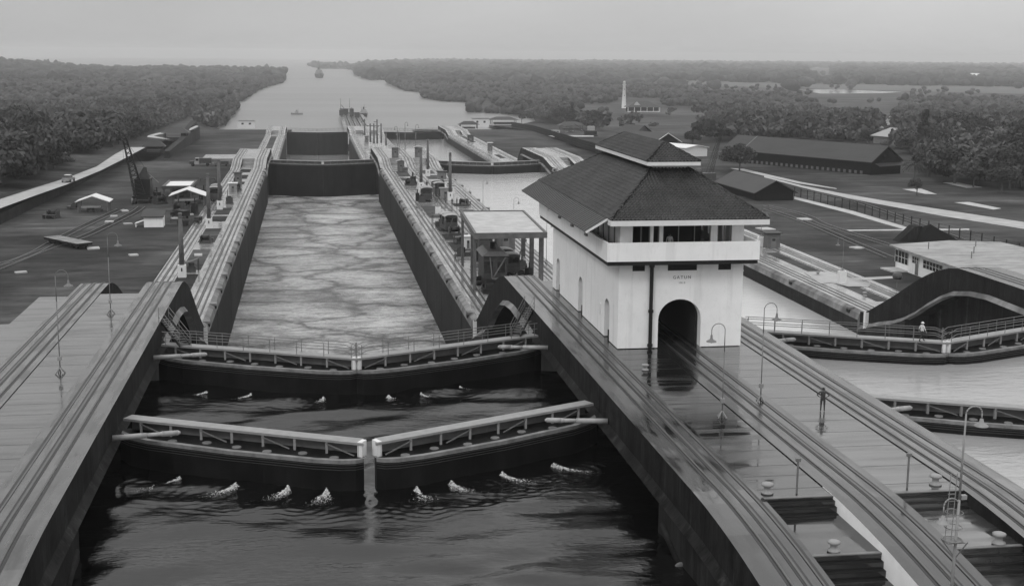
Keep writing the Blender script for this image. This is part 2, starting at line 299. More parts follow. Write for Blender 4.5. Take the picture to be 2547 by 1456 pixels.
LANE=[(30,-5.2),(44,-5.2),(44.9,-3.1),(50.8,-3.0),(51.7,-1.95),(57.6,-1.9),(57.61,-1.55),(57.9,-1.55),(57.91,-1.2),(58.2,-1.2),(58.21,-.85),(63.9,-.8),(63.91,-.5),(64.2,-.5),(64.21,-.25),(64.5,-.25),(64.51,-.06),(134,-.06),(134.1,-10.06),
 (404,-10.06),(404.1,-9.2),(407,-9.2),(407.1,-8.26),(449,-8.26),(449.1,-18.76),(712,-18.76),(712.1,-16.96),(754,-16.96),(754.1,-27.06),(1168,-27.06)]
def lane_ys(a,b): return sorted({a,b}|{y for y,_ in LANE if a<y<b})
def zl(y): return float(np.interp(y,[a for a,_ in LANE],[b for _,b in LANE]))
RECESS=[(71.5,149),(395,446),(704,750)]

def edge_strip(mb,xe,sgn,width,y0,y1,near='strip'):
    """outer track girder of a lock wall; sgn = +1 when the wall lies towards +X of its edge xe"""
    x0,x1=(xe,xe+width) if sgn>0 else (xe-width,xe)
    ys=ysin(y0,y1,[71.5,118,130,132,134,136,138,141,144,147,149,150,153,157,163,446,704]+list(range(int(y0)+5,int(y1),40)))
    # bevelled coping sections (chamber walls) and plain girder sections (gates, humps)
    def bev(y): return 163<=y<=391 or 472<=y<=697 or y>778
    segs=[];cur=[ys[0]]
    for a,b in zip(ys,ys[1:]):
        k=bev((a+b)/2)
        if len(cur)>1 and k!=kk: segs.append((kk,cur)); cur=[a]
        cur.append(b); kk=k
    segs.append((kk,cur))
    for k,s in segs:
        zs=[zp(y) for y in s]
        if k:
            vs=[];f=[];g=[];t=[]
            for y,z in zip(s,zs):
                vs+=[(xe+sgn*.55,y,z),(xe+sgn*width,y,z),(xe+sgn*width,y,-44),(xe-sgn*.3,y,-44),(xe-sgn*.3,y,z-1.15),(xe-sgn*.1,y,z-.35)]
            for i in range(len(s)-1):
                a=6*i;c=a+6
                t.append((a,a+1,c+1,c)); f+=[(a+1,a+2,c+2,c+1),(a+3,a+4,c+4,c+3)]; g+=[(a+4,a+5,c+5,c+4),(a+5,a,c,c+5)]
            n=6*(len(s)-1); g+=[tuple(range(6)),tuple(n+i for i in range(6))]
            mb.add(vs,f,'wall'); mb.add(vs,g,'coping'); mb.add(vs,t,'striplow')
        else:
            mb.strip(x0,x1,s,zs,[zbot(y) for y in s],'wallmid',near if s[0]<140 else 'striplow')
            # chamfered band and solid wall below, left out where the gate recess is
            for ya,yb in zip(s,s[1:]):
                za,zb2=zbot(ya),zbot(yb); m_='coping' if (ya>=118 or xe==WD) else 'wallmid'
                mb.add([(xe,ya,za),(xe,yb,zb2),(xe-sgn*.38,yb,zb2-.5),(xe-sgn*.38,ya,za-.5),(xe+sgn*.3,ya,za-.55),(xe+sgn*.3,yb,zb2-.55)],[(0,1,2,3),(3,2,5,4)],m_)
            parts=[];c=[]
            for y in s:
                inside=any(a<y<b for a,b in RECESS)
                if inside:
                    if len(c)>0: parts.append(c)
                    c=[]
                else: c.append(y)
                for a,b in RECESS:
                    if y==a and len(c)>1: parts.append(c); c=[]
            if c: parts.append(c)
            for q in parts:
                if len(q)<2: continue
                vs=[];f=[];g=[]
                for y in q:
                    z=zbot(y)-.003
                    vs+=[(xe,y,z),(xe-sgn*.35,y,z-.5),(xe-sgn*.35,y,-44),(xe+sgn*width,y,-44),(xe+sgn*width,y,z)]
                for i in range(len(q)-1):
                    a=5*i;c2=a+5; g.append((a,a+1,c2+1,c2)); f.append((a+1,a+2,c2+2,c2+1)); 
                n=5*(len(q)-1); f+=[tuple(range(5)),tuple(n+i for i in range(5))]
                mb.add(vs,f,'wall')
    for a,b in RECESS:
        if a<y0: continue
        z=zp((a+b)/2)-2.0
        # lit lip under the girder and the back of the recess
        mb.box(min(xe+sgn*2.9,xe+sgn*width),max(xe+sgn*2.9,xe+sgn*width),a,b,-44,z-.003 if b!=149 else -12.5,'wall')
        if b==149:
            yy=[71.5,118,130,132,134,136,138,141,144,147,149]; mb.strip(min(xe+sgn*2.9,xe+sgn*width),max(xe+sgn*2.9,xe+sgn*width),yy,[zbot(y)-.004 for y in yy],-12.5,'wall')
def rail_line(mb,x,w,h,y0,y1,m='rail',off=0.):
    ys=ysin(y0,y1); mb.strip(x-w/2,x+w/2,ys,[zp(y)+h for y in ys],[zp(y)+off-.02 for y in ys],m)
def track(mb,xc,y0,y1,g=1.5):
    for s in(-1,1): rail_line(mb,xc+s*g/2,.10,.05,y0,y1)
    rail_line(mb,xc,.42,.02,y0,y1,'groove'); rail_line(mb,xc,.14,.04,y0,y1,'rail')
    for s in(-1,1): rail_line(mb,xc+s*(g/2+.16),.14,.012,y0,y1,'groove')
def lane(mb,x0,x1,y0,y1,m='deck',side='wall'):
    ys=lane_ys(y0,y1); mb.strip(x0,x1,ys,[zl(y) for y in ys],-44,side,m)
def inner_strip(mb,x0,x1,y0,y1,side='wallmid',top='strip'):
    # strips between the lanes ride over the steps as ramps
    ys=ysin(y0,y1); mb.strip(x0,x1,ys,[zp(y) for y in ys],-44,side,top)

# ---- water (each pool at its own height)
def pool(poly,z,m):
    b=MB(); b.sheet(poly,z); return tag(b.obj('water',m),kind='structure')
Z_UL,Z_UR,Z_1L,Z_1R,Z_2=-4.3,-3.25,-20.3,-13.,-31.2

pool([(WC-3,20),(WD+3,20),(WD+3,112),(WC-3,112)],Z_UR,'w_smooth')
pool([(WA-3,112.01),(WB+3,112.01),(WB+3,415),(WA-3,415)],Z_1L,'w_churn')
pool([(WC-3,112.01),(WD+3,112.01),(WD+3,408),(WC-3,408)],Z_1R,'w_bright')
pool([(WA-3,415.01),(WB+3,415.01),(WB+3,732),(WA-3,732)],Z_2,'w_smooth')
pool([(WC-3,408.01),(WD+3,408.01),(WD+3,732),(WC-3,732)],-23.,'w_smooth')
pool([(-14000,732.01),(14000,732.01),(14000,13500),(-14000,13500)],SEA,'w_sea')
pool([(-14000,-300),(14000,-300),(14000,732),(-14000,732)],-46,'w_calm')

# ---- three lock walls
def joints(mb,x0,x1,y0,y1,step,zf):
    x0+=.02;x1-=.02
    y=y0
    while y<y1:
        z=zf(y)+.004; mb.add([(x0,y,z),(x1,y,z),(x1,y+.045,z),(x0,y+.045,z)],[(0,1,2,3)],'groove'); y+=step*random.uniform(.6,1.4)
def notches(mb,xe,sgn,y0,y1,step):
    y=y0
    while y<y1:
        z=zp(y); mb.box(min(xe-sgn*.34,xe+sgn*.3),max(xe-sgn*.34,xe+sgn*.3),y,y+.9,z-.75,z-.28,'dark'); mb.box(min(xe-sgn*.36,xe+sgn*.6),max(xe-sgn*.36,xe+sgn*.6),y-.2,y+1.1,z-.28,z+.02,'coping'); y+=step
def panel_joints(mb,xe,sgn,y0,y1,step,zb):
    y=y0
    while y<y1:
        z=zp(y)-1.2; mb.box(min(xe-sgn*.33,xe),max(xe-sgn*.33,xe),y,y+.12,zb,z,'dark'); y+=step
# centre wall
cw=MB(); Y0,Y1=34,1165
edge_strip(cw,WB,1,3.5,Y0,755,'strip2'); edge_strip(cw,WC,-1,3.4,Y0,755)
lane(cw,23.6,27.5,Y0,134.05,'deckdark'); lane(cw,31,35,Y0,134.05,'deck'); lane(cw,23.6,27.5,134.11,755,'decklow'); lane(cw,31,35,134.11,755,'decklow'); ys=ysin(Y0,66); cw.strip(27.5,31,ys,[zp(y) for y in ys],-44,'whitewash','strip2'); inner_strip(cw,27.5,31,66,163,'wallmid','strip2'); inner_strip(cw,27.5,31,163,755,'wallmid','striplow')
cwall=tag(cw.obj('lock_wall'),'broad central concrete lock wall carrying the white tile-roofed control building','lock wall')
tk=MB(); track(tk,22.35,Y0,755); track(tk,29.4,Y0,755,1.7); track(tk,36.5,Y0,755,1.6); tk.obj('tow_track',None,cwall)
jb=MB(); joints(jb,23.6,27.5,66,100,2.6,zl); joints(jb,31,35,66,134,2.9,zl); joints(jb,23.6,27.5,162,400,9,zl); joints(jb,31,35,162,400,9,zl); jb.obj('paving_joints',None,cwall)
nb=MB(); notches(nb,WB,1,168,390,13.5); notches(nb,WC,-1,168,390,17); panel_joints(nb,WB,1,175,390,27,-44); nb.obj('coping_notches',None,cwall)
for y,x0,x1 in((64.5,23.6,27.5),(64.5,31,35),(58.2,23.6,27.5),(58.2,31,35)):
    sb=MB(); sb.box(x0,x1,y-.03,y+.22,zl(y+.3)-.02,zl(y+.3)+.03,'steelmid')
    for k in range(3): sb.box(x0,x1,y-.30*(k+1)+.0,y-.30*k-.02,zl(y-.30*k-.15)-.01,zl(y-.30*k-.15)+.02,'black')
    sb.obj('steps',None,cwall)
# approach wall beyond the last gates
ap=MB(); ys=[755,778,1165]
ap.prism([(20.3,752),(38.2,752),(39.5,778),(43.8,1120),(34,1175),(24.6,1165),(21.2,778)],-44,lambda x,y:-27. if y>760 else -27.)
aw=tag(ap.obj('approach_wall','strip'),'long narrow concrete approach wall running out into the channel beyond the farthest gates','pier')
ab=MB()
for t in(.10,.32,.55,.80):
    ab.strip(0,1.3,[778,1160],[-26.94,-26.94],-27.05,'groove',None,[22+t*16,25.5+t*16.5])
    ab.strip(0,.5,[778,1160],[-26.4,-26.4],-27.05,'wallmid',None,[24.2+t*16,27.4+t*16.5])
ab.obj('track_kerbs',None,aw)
# west wall
ww=MB(); edge_strip(ww,WA,-1,3.6,Y0,755)
ww.strip(-20.7,-17,[Y0,131,131.1,134],[-.06,-.06,-1.2,-1.2],-44,'wallmid','deck'); 
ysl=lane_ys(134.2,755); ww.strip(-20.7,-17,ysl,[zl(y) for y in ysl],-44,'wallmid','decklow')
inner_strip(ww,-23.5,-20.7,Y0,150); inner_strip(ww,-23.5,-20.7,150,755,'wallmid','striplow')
ww.strip(-26.2,-23.5,[Y0,130,133],[-.06,-.06,-1.5],-44,'wallmid','deck'); ww.box(-80,-26.2,20,117,-14,-.07,'deck'); ww.box(-28.4,-26.2,117.01,121,-14,-.9,'deck'); ww.box(-31,-28.4,117.01,119,-14,-1.6,'deck')
wwall=tag(ww.obj('lock_wall'),'pale concrete lock wall along the left side of the churning chamber','lock wall')
tk=MB(); track(tk,-15.4,Y0,755); track(tk,-22.2,Y0,755); tk.obj('tow_track',None,wwall)
jb=MB(); joints(jb,-20.7,-17,40,130,2.7,lambda y:-.06); joints(jb,-60,-26.2,40,116,3.3,lambda y:-.07); jb.obj('paving_joints',None,wwall)
nb=MB(); notches(nb,WA,-1,166,390,12.); panel_joints(nb,WA,-1,180,390,30,-44); nb.obj('coping_notches',None,wwall)
# left: concrete slab behind the truck and steps at the second gates
sl_=MB(); sl_.box(-33,-23.5,409,426,-12,-8.4); sl_.box(-28,-23.5,407.0,409,-12,-8.9); tag(sl_.obj('concrete_platform','decklow'),'low pale concrete platform behind the parked truck on the left lawn','platform')
# east wall
ew=MB(); edge_strip(ew,WD,1,5.1,Y0,755)
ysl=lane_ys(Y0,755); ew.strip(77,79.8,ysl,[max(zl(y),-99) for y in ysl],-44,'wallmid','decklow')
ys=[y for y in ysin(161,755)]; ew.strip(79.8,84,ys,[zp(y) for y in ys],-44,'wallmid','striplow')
ew.box(79.8,100,34,126,-44,-.08,'deck')
ewall=tag(ew.obj('lock_wall'),'dark-faced concrete lock wall along the right side of the right-hand chamber','lock wall')
tk=MB(); track(tk,74.1,Y0,755,1.6); track(tk,81.8,162,755,1.4); tk.obj('tow_track',None,ewall)
nb=MB(); notches(nb,WD,1,166,390,22.); panel_joints(nb,WD,1,170,390,24,-44); nb.obj('coping_notches',None,ewall)

for wobj,xe,sg in((cwall,WB,1),(wwall,WA,-1),(ewall,WD,1)):
    mk=MB(); x0,x1=sorted((xe-sg*.42,xe-sg*.02)); mk.add([(x0 if sg>0 else x1,y,z) for y,z in((160.2,-9.4),(160.9,-9.65),(160.9,-11.9),(160.2,-11.6))],[(0,1,2,3)]); mk.box(x0,x1,160.2,160.25,-11.7,-9.6); mk.obj('edge_marking','trim',wobj)
# ---- grass plots between the tracks
gp=MB()
for x0,x1,seg in((-20.4,-17.4,[(160,203),(207,229),(238,257),(268,277),(279,292),(345,352),(360,372),(380,390)]),
                 (23.9,27.2,[(222,234),(237,245),(249,262),(270,292),(300,306),(341,346),(352,360),(364,380)]),
                 (31.3,34.7,[(262,284),(290,297),(345,352),(356,368),(372,384)]),(77.3,79.5,[(170,183),(196,216),(225,246)]),
                 (-20.4,-17.4,[(520,560),(600,690)]),(77.3,79.5,[(540,560),(640,690)])):
    for a,b in seg:
        z=zl(a)+.012; gp.add([(x0,a,z),(x1,a,z),(x1,b,z),(x0,b,z)],[(0,1,2,3)])
tag(gp.obj('ground','grass'),kind='structure')

# ================================================================ mitre gates
def gate_leaf(hx,hy,tx,ty,zt,zb,rail=False,strut=None,deep=True,sc=1.0,drop=.95):
    """one leaf: body, fender, walkway, posts, back plate, hatches; local u from the hinge to the tip, n towards the high water"""
    h=Vector((hx,hy,0));t=Vector((tx,ty,0));u=(t-h).normalized();n=Vector((0,-1,0)); n=(n-u*n.dot(u)).normalized(); Ln=(t-h).length
    P=lambda a,b,z:(h.x+u.x*a+n.x*b,h.y+u.y*a+n.y*b,z)
    g=empty('gate_leaf',(0,0,0))
    zb_=zt-drop
    front=[(0,.3),(1.2,1.0),(3,1.45),(Ln*.5,1.75),(Ln-3,1.55),(Ln-1.2,1.25),(Ln-.35,.85),(Ln,.35)]
    poly=[P(a,b,0)[:2] for a,b in front]+[P(Ln-.62,-1.0,0)[:2],P(0,-.8,0)[:2]]
    b=MB(); b.prism(poly,zb,zb_,'gate')
    for k in range(1,4):     # faint plate seams
        z=zb_-.16*k-.12
        for (a1,b1),(a2,b2) in zip(front,front[1:]): b.bar(P(a1,b1+.01,z),P(a2,b2+.01,z),.035,.035,'mach')
    b.obj('leaf_body',None,g)
    if sc:
        b=MB()
        for (a1,b1),(a2,b2) in zip(front[:-1],front[1:]):
            b.add([P(a1,b1+.02,zb_+.05),P(a2,b2+.02,zb_+.05),P(a2,b2-.34,zb_+.05),P(a1,b1-.34,zb_+.05),P(a1,b1+.02,zb_-.2),P(a2,b2+.02,zb_-.2)],[(0,1,2,3),(0,4,5,1)])
        b.obj('fender_rail','fender',g)
        for k in range(7):
            b=MB(); a=2.2+k*(Ln-3.4)/6.3; c=P(a,.75+.25*math.sin(k*2.1),zb_)
            b.lathe(c,[(0,.06),(.30,.06),(.32,.0)],10); b.obj('hatch','steelmid',g)
        b=MB(); b.add([P(.3,-.75,zb_),P(Ln-.5,-.75,zb_),P(Ln-.5,-.75,zt),P(.3,-.75,zt)],[(0,1,2,3)]); b.add([P(.3,-.82,zb_),P(Ln-.55,-.82,zb_),P(Ln-.55,-.82,zt),P(.3,-.82,zt)],[(3,2,1,0)]); b.obj('back_plate','steelmid',g)
    b=MB()
    a0=.2
    pts=[P(a0,-.95,zt),P(Ln-.6,-.95,zt),P(Ln-.1,.1,zt),P(a0,.1,zt)]
    vs=[(x,y,z) for x,y,z in pts]+[(x,y,z-.16) for x,y,z in pts]
    b.add(vs,[(0,1,2,3),(4,7,6,5),(0,4,5,1),(1,5,6,2),(2,6,7,3),(3,7,4,0)]); b.obj('walkway','steel',g)
    if sc:
        np_=8
        for k in range(np_):
            a=1.5+k*(Ln-2.0)/(np_-1); b=MB(); b.bar(P(a,-.05,zb_),P(a,-.05,zt-.16),.2,.16); b.obj('post','steel',g)
            if k<np_-1 and k%2==0:
                b=MB(); a2=1.5+(k+.9)*(Ln-2.0)/(np_-1); b.bar(P(a,.02,zt-.3),P(a2,.25,zb_+.12),.07); b.obj('brace','steelmid',g)
        b=MB(); b.obox(P(Ln-.42,-.3,(zb_+zt)/2),.16,.36,(zt-zb_)/2+.04,math.atan2(u.y,u.x)); b.obj('mitre_post','trim',g)
    if rail:
        for bb in(.05,-.9):
            r=MB(); top=[]
            N=7
            for k in range(N+1):
                a=.6+k*(Ln-1.2)/N; r.tube(P(a,bb,zt),P(a,bb,zt+1.1),.03,.03,5)
            for zz in(1.1,.6):
                r.path([P(.3,bb,zt+zz),P(Ln-1.2,bb,zt+zz),P(Ln-.25,bb,zt+zz-.35)],.03,5)
            r.obj('railing','steelmid',g)
    if strut:
        (wx,wy),(lx,ly)=strut; z=zt-.35
        b=MB(); p=Vector((wx,wy,z));q=Vector((lx,ly,z)); d=(q-p); m=p+d*.5
        b.tube(p,m,.2,.18,12); b.tube(m,p+d*.72,.15,.15,12)
        b.tube(p+d*.66,p+d*.74,.13,.19,12); b.tube(p+d*.74,p+d*.96,.19,.18,12); b.tube(p+d*.96,q,.18,.08,12)
        b.obj('strut_arm','machpale',g,True)
    return g
def pair(x0,x1,yh,yt,zt,zb,rail,st,names,group,sc=1.,struts=True):
    c=(x0+x1)/2
    for s in(-1,1):
        hx=x0+.2 if s<0 else x1-.2; k=-1 if s<0 else 1
        stt=((hx+k*.1,yh-3.7),(hx-k*4.2,yh-2.9)) if struts else None
        g=gate_leaf(hx,yh,c+s*st,yt,zt,zb,rail,stt,sc=sc); tag(g,names[0] if s<0 else names[1],'lock gate',group)
pair(WA,WB,90,81.9,-1.4,-30,False,.24,('nearest black gate leaf on the left, no handrail, slightly parted from its twin','nearest black gate leaf reaching the deck below the white building, no handrail'),'lock gate leaves')
pair(WA,WB,113.5,106,-1.4,-33,True,-.14,('railed gate leaf on the left side of the churning chamber','railed gate leaf meeting the wall beside the white building'),'lock gate leaves')
pair(WC,WD,90,82.5,-1.4,-30,False,-.12,('near gate leaf without handrail, right of the wet deck with the standing person','near gate leaf without handrail at the right frame edge'),'lock gate leaves')
pair(WC,WD,113.5,106.2,-1.4,-33,True,-.14,('railed gate leaf on the right carrying the walking person in a white shirt','railed gate leaf at the far right under the curved girder'),'lock gate leaves')
pair(WA,WB,417.5,410,-9.4,-44,False,-.14,('tall black gate leaf closing the far end of the churning chamber, left half','tall black gate leaf closing the far end of the churning chamber, right half'),'lock gate leaves',1.,False)
pair(WC,WD,411,403,-9.4,-44,False,-.14,('low-showing gate leaf at the far end of the calm right chamber, left half','low-showing gate leaf at the far end of the calm right chamber, right half'),'lock gate leaves',1.,False)
pair(WA,WB,733,726.5,-18.,-44,True,-.14,('farthest gate leaf of the left lane beside the open channel, left half','farthest gate leaf of the left lane beside the open channel, right half'),'lock gate leaves',0,False)
pair(WC,WD,733,726.5,-18.,-44,True,-.14,('farthest gate leaf of the right lane beside the open channel, left half','farthest gate leaf of the right lane beside the open channel, right half'),'lock gate leaves',0,False)
# stairs from the wall tops down to the railed walkways
def stairs(p,q,label,wd=.9,n=12):
    g=empty('gate_stairs',(0,0,0),label,'stairs'); p=Vector(p);q=Vector(q);d=q-p;s=Vector((-d.y,d.x,0)).normalized()*wd/2
    for k in(-1,1):
        b=MB(); b.bar(p+s*k,q+s*k,.08,.3); b.obj('stringer','black',g)
        b=MB(); 
        for z in(.55,1.05): b.path([p+s*k+Vector((0,0,z)),q+s*k+Vector((0,0,z))],.02,5)
        for t in(0,.5,1): c=p+d*t+s*k; b.tube(c,c+Vector((0,0,1.05)),.03,.03,5)
        b.obj('handrail','steelmid',g)
    b=MB()
    for i in range(n):
        c=p+d*((i+.5)/n); b.bar(c-s,c+s,.26,.05)
    b.obj('treads','pole',g)
stairs((-13.3,118.2,-.1),(-11.,112.6,-1.35),'short black stair down from the left wall to the railed gate')
stairs((20.0,119.8,-.1),(17.6,113.0,-1.35),'short black stair down from the central wall to the railed gate')
# white water jets pouring at the gate foot: loose froth flung out over the surface
for i,(px,py) in enumerate([(447,1195),(587,1210),(716,1218),(812,1225),(1036,1220),(1122,1205),(1248,1183),(1375,1160),(514,976),(624,982),(729,990),(804,990),(966,985),(1047,980),(1143,964)]):
    x,y=at(px,py,Z_UL); k=1. if i<8 else .6; b=MB()
    dx=(x-3.4)*.20*k; L_=(2.3 if i in(3,4,11,12) else 1.9)*k
    for j in range(int(620*k)):
        t=random.random()**1.5; wv=(.13+.75*t)*k; q=random.gauss(0,1)
        c=Vector((x+dx*t+q*wv*.55,y-t*L_+random.gauss(0,.06),Z_UL+.015+max(0,(.34*k*(1-t)**3-.12*abs(q)))*random.random()))
        r=random.uniform(.008,.034)*(1.25-t)*(.8+.4*k); a=Vector((random.gauss(0,1),random.gauss(0,.5),random.gauss(0,.35))).normalized()*r*1.7; e=Vector((random.gauss(0,.4),random.gauss(0,1),random.gauss(0,.35))).normalized()*r
        b.add([c-a,c-e,c+a,c+e],[(0,1,2,3)])
    tag(b.obj('water_jet','foamy'),('white water spouting at the foot of the nearest gate, %s'%['far left','second from left','third from left','just left of the gap','just right of the gap','second right of the gap','third right of the gap','far right'][i]) if i<8 else 'small white water spout below the railed left gate','water jet','water spouts at the gate feet')
# the near pool is a modelled surface: slow swell, cross ripples, and rings spreading from each spout
def rippled(x0,x1,y0,y1,st,z0,jets,amp):
    xs=np.arange(x0,x1+st,st); ys=np.arange(y0,y1+st,st); X,Y=np.meshgrid(xs,ys); H=np.zeros_like(X)
    rg=np.random.default_rng(5)
    for k in range(26):
        lam=rg.uniform(1.3,7); th=rg.normal(1.5708,.45); ph=rg.random()*6.283; H+=.0035*lam**1.05*np.sin((X*math.cos(th)+Y*math.sin(th))*6.283/lam+ph+.6*np.sin(X*.31+k))
    H+=.010*np.sin(Y*2.6+.5*np.sin(X*.45)+.3*np.sin(X*1.3))*np.clip(np.sin(X*.21+Y*.13)+.2,0,1)*np.clip((76-Y)/6,0,1)
    env=.55+.45*np.sin(X*.23+1.2*np.sin(Y*.17))*np.sin(Y*.3+X*.11); H*=env*amp*1.7
    for k in range(20):
        lam=rg.uniform(.45,1.1); th=rg.random()*6.283; H+=.0016*lam*np.sin((X*math.cos(th)+Y*math.sin(th))*6.283/lam+rg.random()*6)*np.clip(np.sin(X*.4+k)*np.sin(Y*.5+k*2)+.4,0,1)
    for jx,jy,k in jets:
        cx_=jx; cy_=jy-1.6*k; d=np.hypot(X-cx_,(Y-cy_)*1.25); th=np.arctan2(Y-cy_,X-cx_); wb=.55+.45*np.sin(3*th+jx)*np.sin(X*1.1+jy)*np.cos(Y*.9); H+=.024*k*wb*np.sin((d*2.2-d*d*.06+.35*np.sin(th*5+jx)+.25*np.sin(X*1.7))*6.283/1.5)*np.exp(-((d-3.6*k)/1.9)**2)
        H+=.02*k*np.exp(-(d/1.4)**2)*np.sin(X*23+3*np.sin(Y*17))*np.cos(Y*19)
    V=np.stack([X,Y,z0+H],-1).reshape(-1,3); n=len(xs); i=np.arange((len(ys)-1)*(n-1)); r=i//(n-1)*n+i%(n-1); F=np.stack([r,r+1,r+n+1,r+n],1)
    me=bpy.data.meshes.new('water'); me.vertices.add(len(V)); me.vertices.foreach_set('co',V.astype(np.float32).ravel()); me.loops.add(F.size); me.loops.foreach_set('vertex_index',F.astype(np.int32).ravel()); me.polygons.add(len(F)); me.polygons.foreach_set('loop_start',np.arange(0,F.size,4,dtype=np.int32)); me.update(calc_edges=True); me.polygons.foreach_set('use_smooth',[True]*len(F)); me.materials.append(M['w_calm'])
    o=bpy.data.objects.new('water',me); COL.objects.link(o); tag(o,kind='structure')
JN=[at(px,py,Z_UL) for px,py in [(447,1195),(587,1210),(716,1218),(812,1225),(1036,1220),(1122,1205),(1248,1183),(1375,1160)]]; JF=[at(px,py,Z_UL) for px,py in [(514,976),(624,982),(729,990),(804,990),(966,985),(1047,980),(1143,964)]]
rippled(WA-3,WB+3,44,112,.14,Z_UL,[(x,y,1.) for x,y in JN]+[(x,y,.6) for x,y in JF],1.)
# ================================================================ control house
TX0,TX1,TY0,TY1=24.1,34.4,101.1,130.2
ch=empty('control_house',(29.2,115,0),'white two-storey control building with dark tiled hip roof and arched track tunnel','building')
def put(mb,name,m=None,parent=None,smooth=False):
    o=mb.obj(name,m,None,smooth)
    par=parent
    o.parent=par
    root=par
    off=Vector((0,0,0))
    while root is not None: off+=Vector(root.location); root=root.parent
    o.matrix_parent_inverse=Matrix.Translation(-off) if par is not None else Matrix.Identity(4)
    return o
def arch_wall(mb,o,d,inn,L,z0,z1,arches,th,m='white',jamb=None,rect=()):
    """wall face from o along d with arched openings (centre, half width, spring, rise); reveals go th inwards"""
    o=Vector(o);d=Vector(d);inn=Vector(inn)
    P=lambda a,z,k=0.:tuple(o+d*a+Vector((0,0,z))+inn*k)
    cuts=[0.]
    for c,hw,sp,rs in arches: cuts+=[c-hw,c+hw]
    cuts.append(L)
    for i in range(0,len(cuts),2):
        a,b=cuts[i],cuts[i+1]; mb.add([P(a,z0),P(b,z0),P(b,z1),P(a,z1)],[(0,1,2,3)],m)
    for c,hw,sp,rs in arches:
        n=16; pts=[(c-hw*math.cos(math.pi*k/n),sp+rs*math.sin(math.pi*k/n)) for k in range(n+1)]
        for (a,za),(b,zb) in zip(pts,pts[1:]):
            mb.add([P(a,za),P(b,zb),P(b,z1),P(a,z1)],[(0,1,2,3)],m); mb.add([P(a,za),P(b,zb),P(b,zb,th),P(a,za,th)],[(0,1,2,3)],jamb or m)
        for a in(c-hw,c+hw): mb.add([P(a,z0),P(a,sp),P(a,sp,th),P(a,z0,th)],[(0,1,2,3)],jamb or m)
wl=MB(); Z1=7.0
arch_wall(wl,(TX0,TY0,0),(1,0,0),(0,1,0),TX1-TX0,0,Z1,[(29.2-TX0,1.78,2.3,1.65)],.9)
arch_wall(wl,(TX0,TY1,0),(1,0,0),(0,-1,0),TX1-TX0,0,Z1,[(29.2-TX0,1.78,2.3,1.65)],.9)
arch_wall(wl,(TX0,TY0,0),(0,1,0),(1,0,0),TY1-TY0,0,Z1,[(105.1-TY0,.95,2.6,.75),(116.1-TY0,.95,2.6,.75),(127.2-TY0,.95,2.6,.75)],1.5)
arch_wall(wl,(TX1,TY0,0),(0,1,0),(-1,0,0),TY1-TY0,0,Z1,[(105.1-TY0,.95,2.6,.75),(116.1-TY0,.95,2.6,.75),(127.2-TY0,.95,2.6,.75)],1.5)
wl.box(TX0-.03,TX1+.03,TY0-.03,TY1+.03,6.15,6.24,'white')
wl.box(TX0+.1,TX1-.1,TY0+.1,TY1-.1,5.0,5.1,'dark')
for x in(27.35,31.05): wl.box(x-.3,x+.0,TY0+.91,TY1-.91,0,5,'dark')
for y in(105.1,116.1,127.2): wl.box(TX0+1.5,TX0+1.6,y-1.3,y+1.3,0,4,'walltone')
wl.box(TX0-.025,TX0+1.1,TY0-.025,TY0,0,.5,'wallmid') if 0 else None
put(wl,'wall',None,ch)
pb=MB(); 
for y in(105.1,116.1,127.2): pb.box(TX0+.3,TX0+.4,y-.94,y+.94,0,.55,'dark')
put(pb,'door_sill',None,ch)
bl=MB(); PX0,PX1,PY0,PY1=22.75,35.2,99.6,131
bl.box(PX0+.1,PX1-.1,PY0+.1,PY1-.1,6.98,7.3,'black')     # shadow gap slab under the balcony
for a in((PX0,PX1,PY0,PY0+.18),(PX0,PX1,PY1-.18,PY1),(PX0,PX0+.18,PY0+.18,PY1-.18),(PX1-.18,PX1,PY0+.18,PY1-.18)): bl.box(a[0],a[1],a[2],a[3],7.31,8.8,'white')
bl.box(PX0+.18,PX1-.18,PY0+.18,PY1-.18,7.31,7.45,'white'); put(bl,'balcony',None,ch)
for y in(107,113,119,125):
    q=MB(); q.box(PX0-.18,PX0,y,y+.7,8.35,8.55,'white' if y>120 else 'steelmid'); put(q,'spout',None,ch)
# upper storey
us=MB(); ux0,ux1,uy0,uy1=24.15,34.35,101.15,130.1; zf,zh=7.45,10.25
wins_f=[(25.15,26.6,8.3),(26.85,27.35,7.5),(27.65,31.6,8.35),(32.15,33.35,8.3)]
def facade(mb,fixed,axis,a0,a1,openings,zt_=9.95,depth=.3):
    inward=1 if (axis=='x') else 1
    def B(s,e,z0,z1): 
        if e-s<=.001: return
        if axis=='x': mb.box(s,e,fixed,fixed+.25,z0,z1,'white')
        else: mb.box(fixed,fixed+.25,s,e,z0,z1,'white')
    c=a0
    for s,e,zb in openings:
        B(c,s,zf,zh); B(s,e,zf,zb); B(s,e,zt_,zh); c=e
    B(c,a1,zf,zh)
facade(us,uy0,'x',ux0,ux1,wins_f)
wins_l=[(103.0+2.05*k,103.95+2.05*k,7.6 if k in(1,5) else 8.1) for k in range(13)]
facade(us,ux0,'y',uy0+.25,uy1,wins_l); facade(us,ux1-.25,'y',uy0+.25,uy1,wins_l)
us.box(ux0+.25,ux1-.25,uy1-.25,uy1,zf,zh,'white'); us.box(ux0+2.6,ux1-2.6,uy0+3.2,uy1-1,zf,zh-.05,'dark'); put(us,'upper_wall',None,ch)
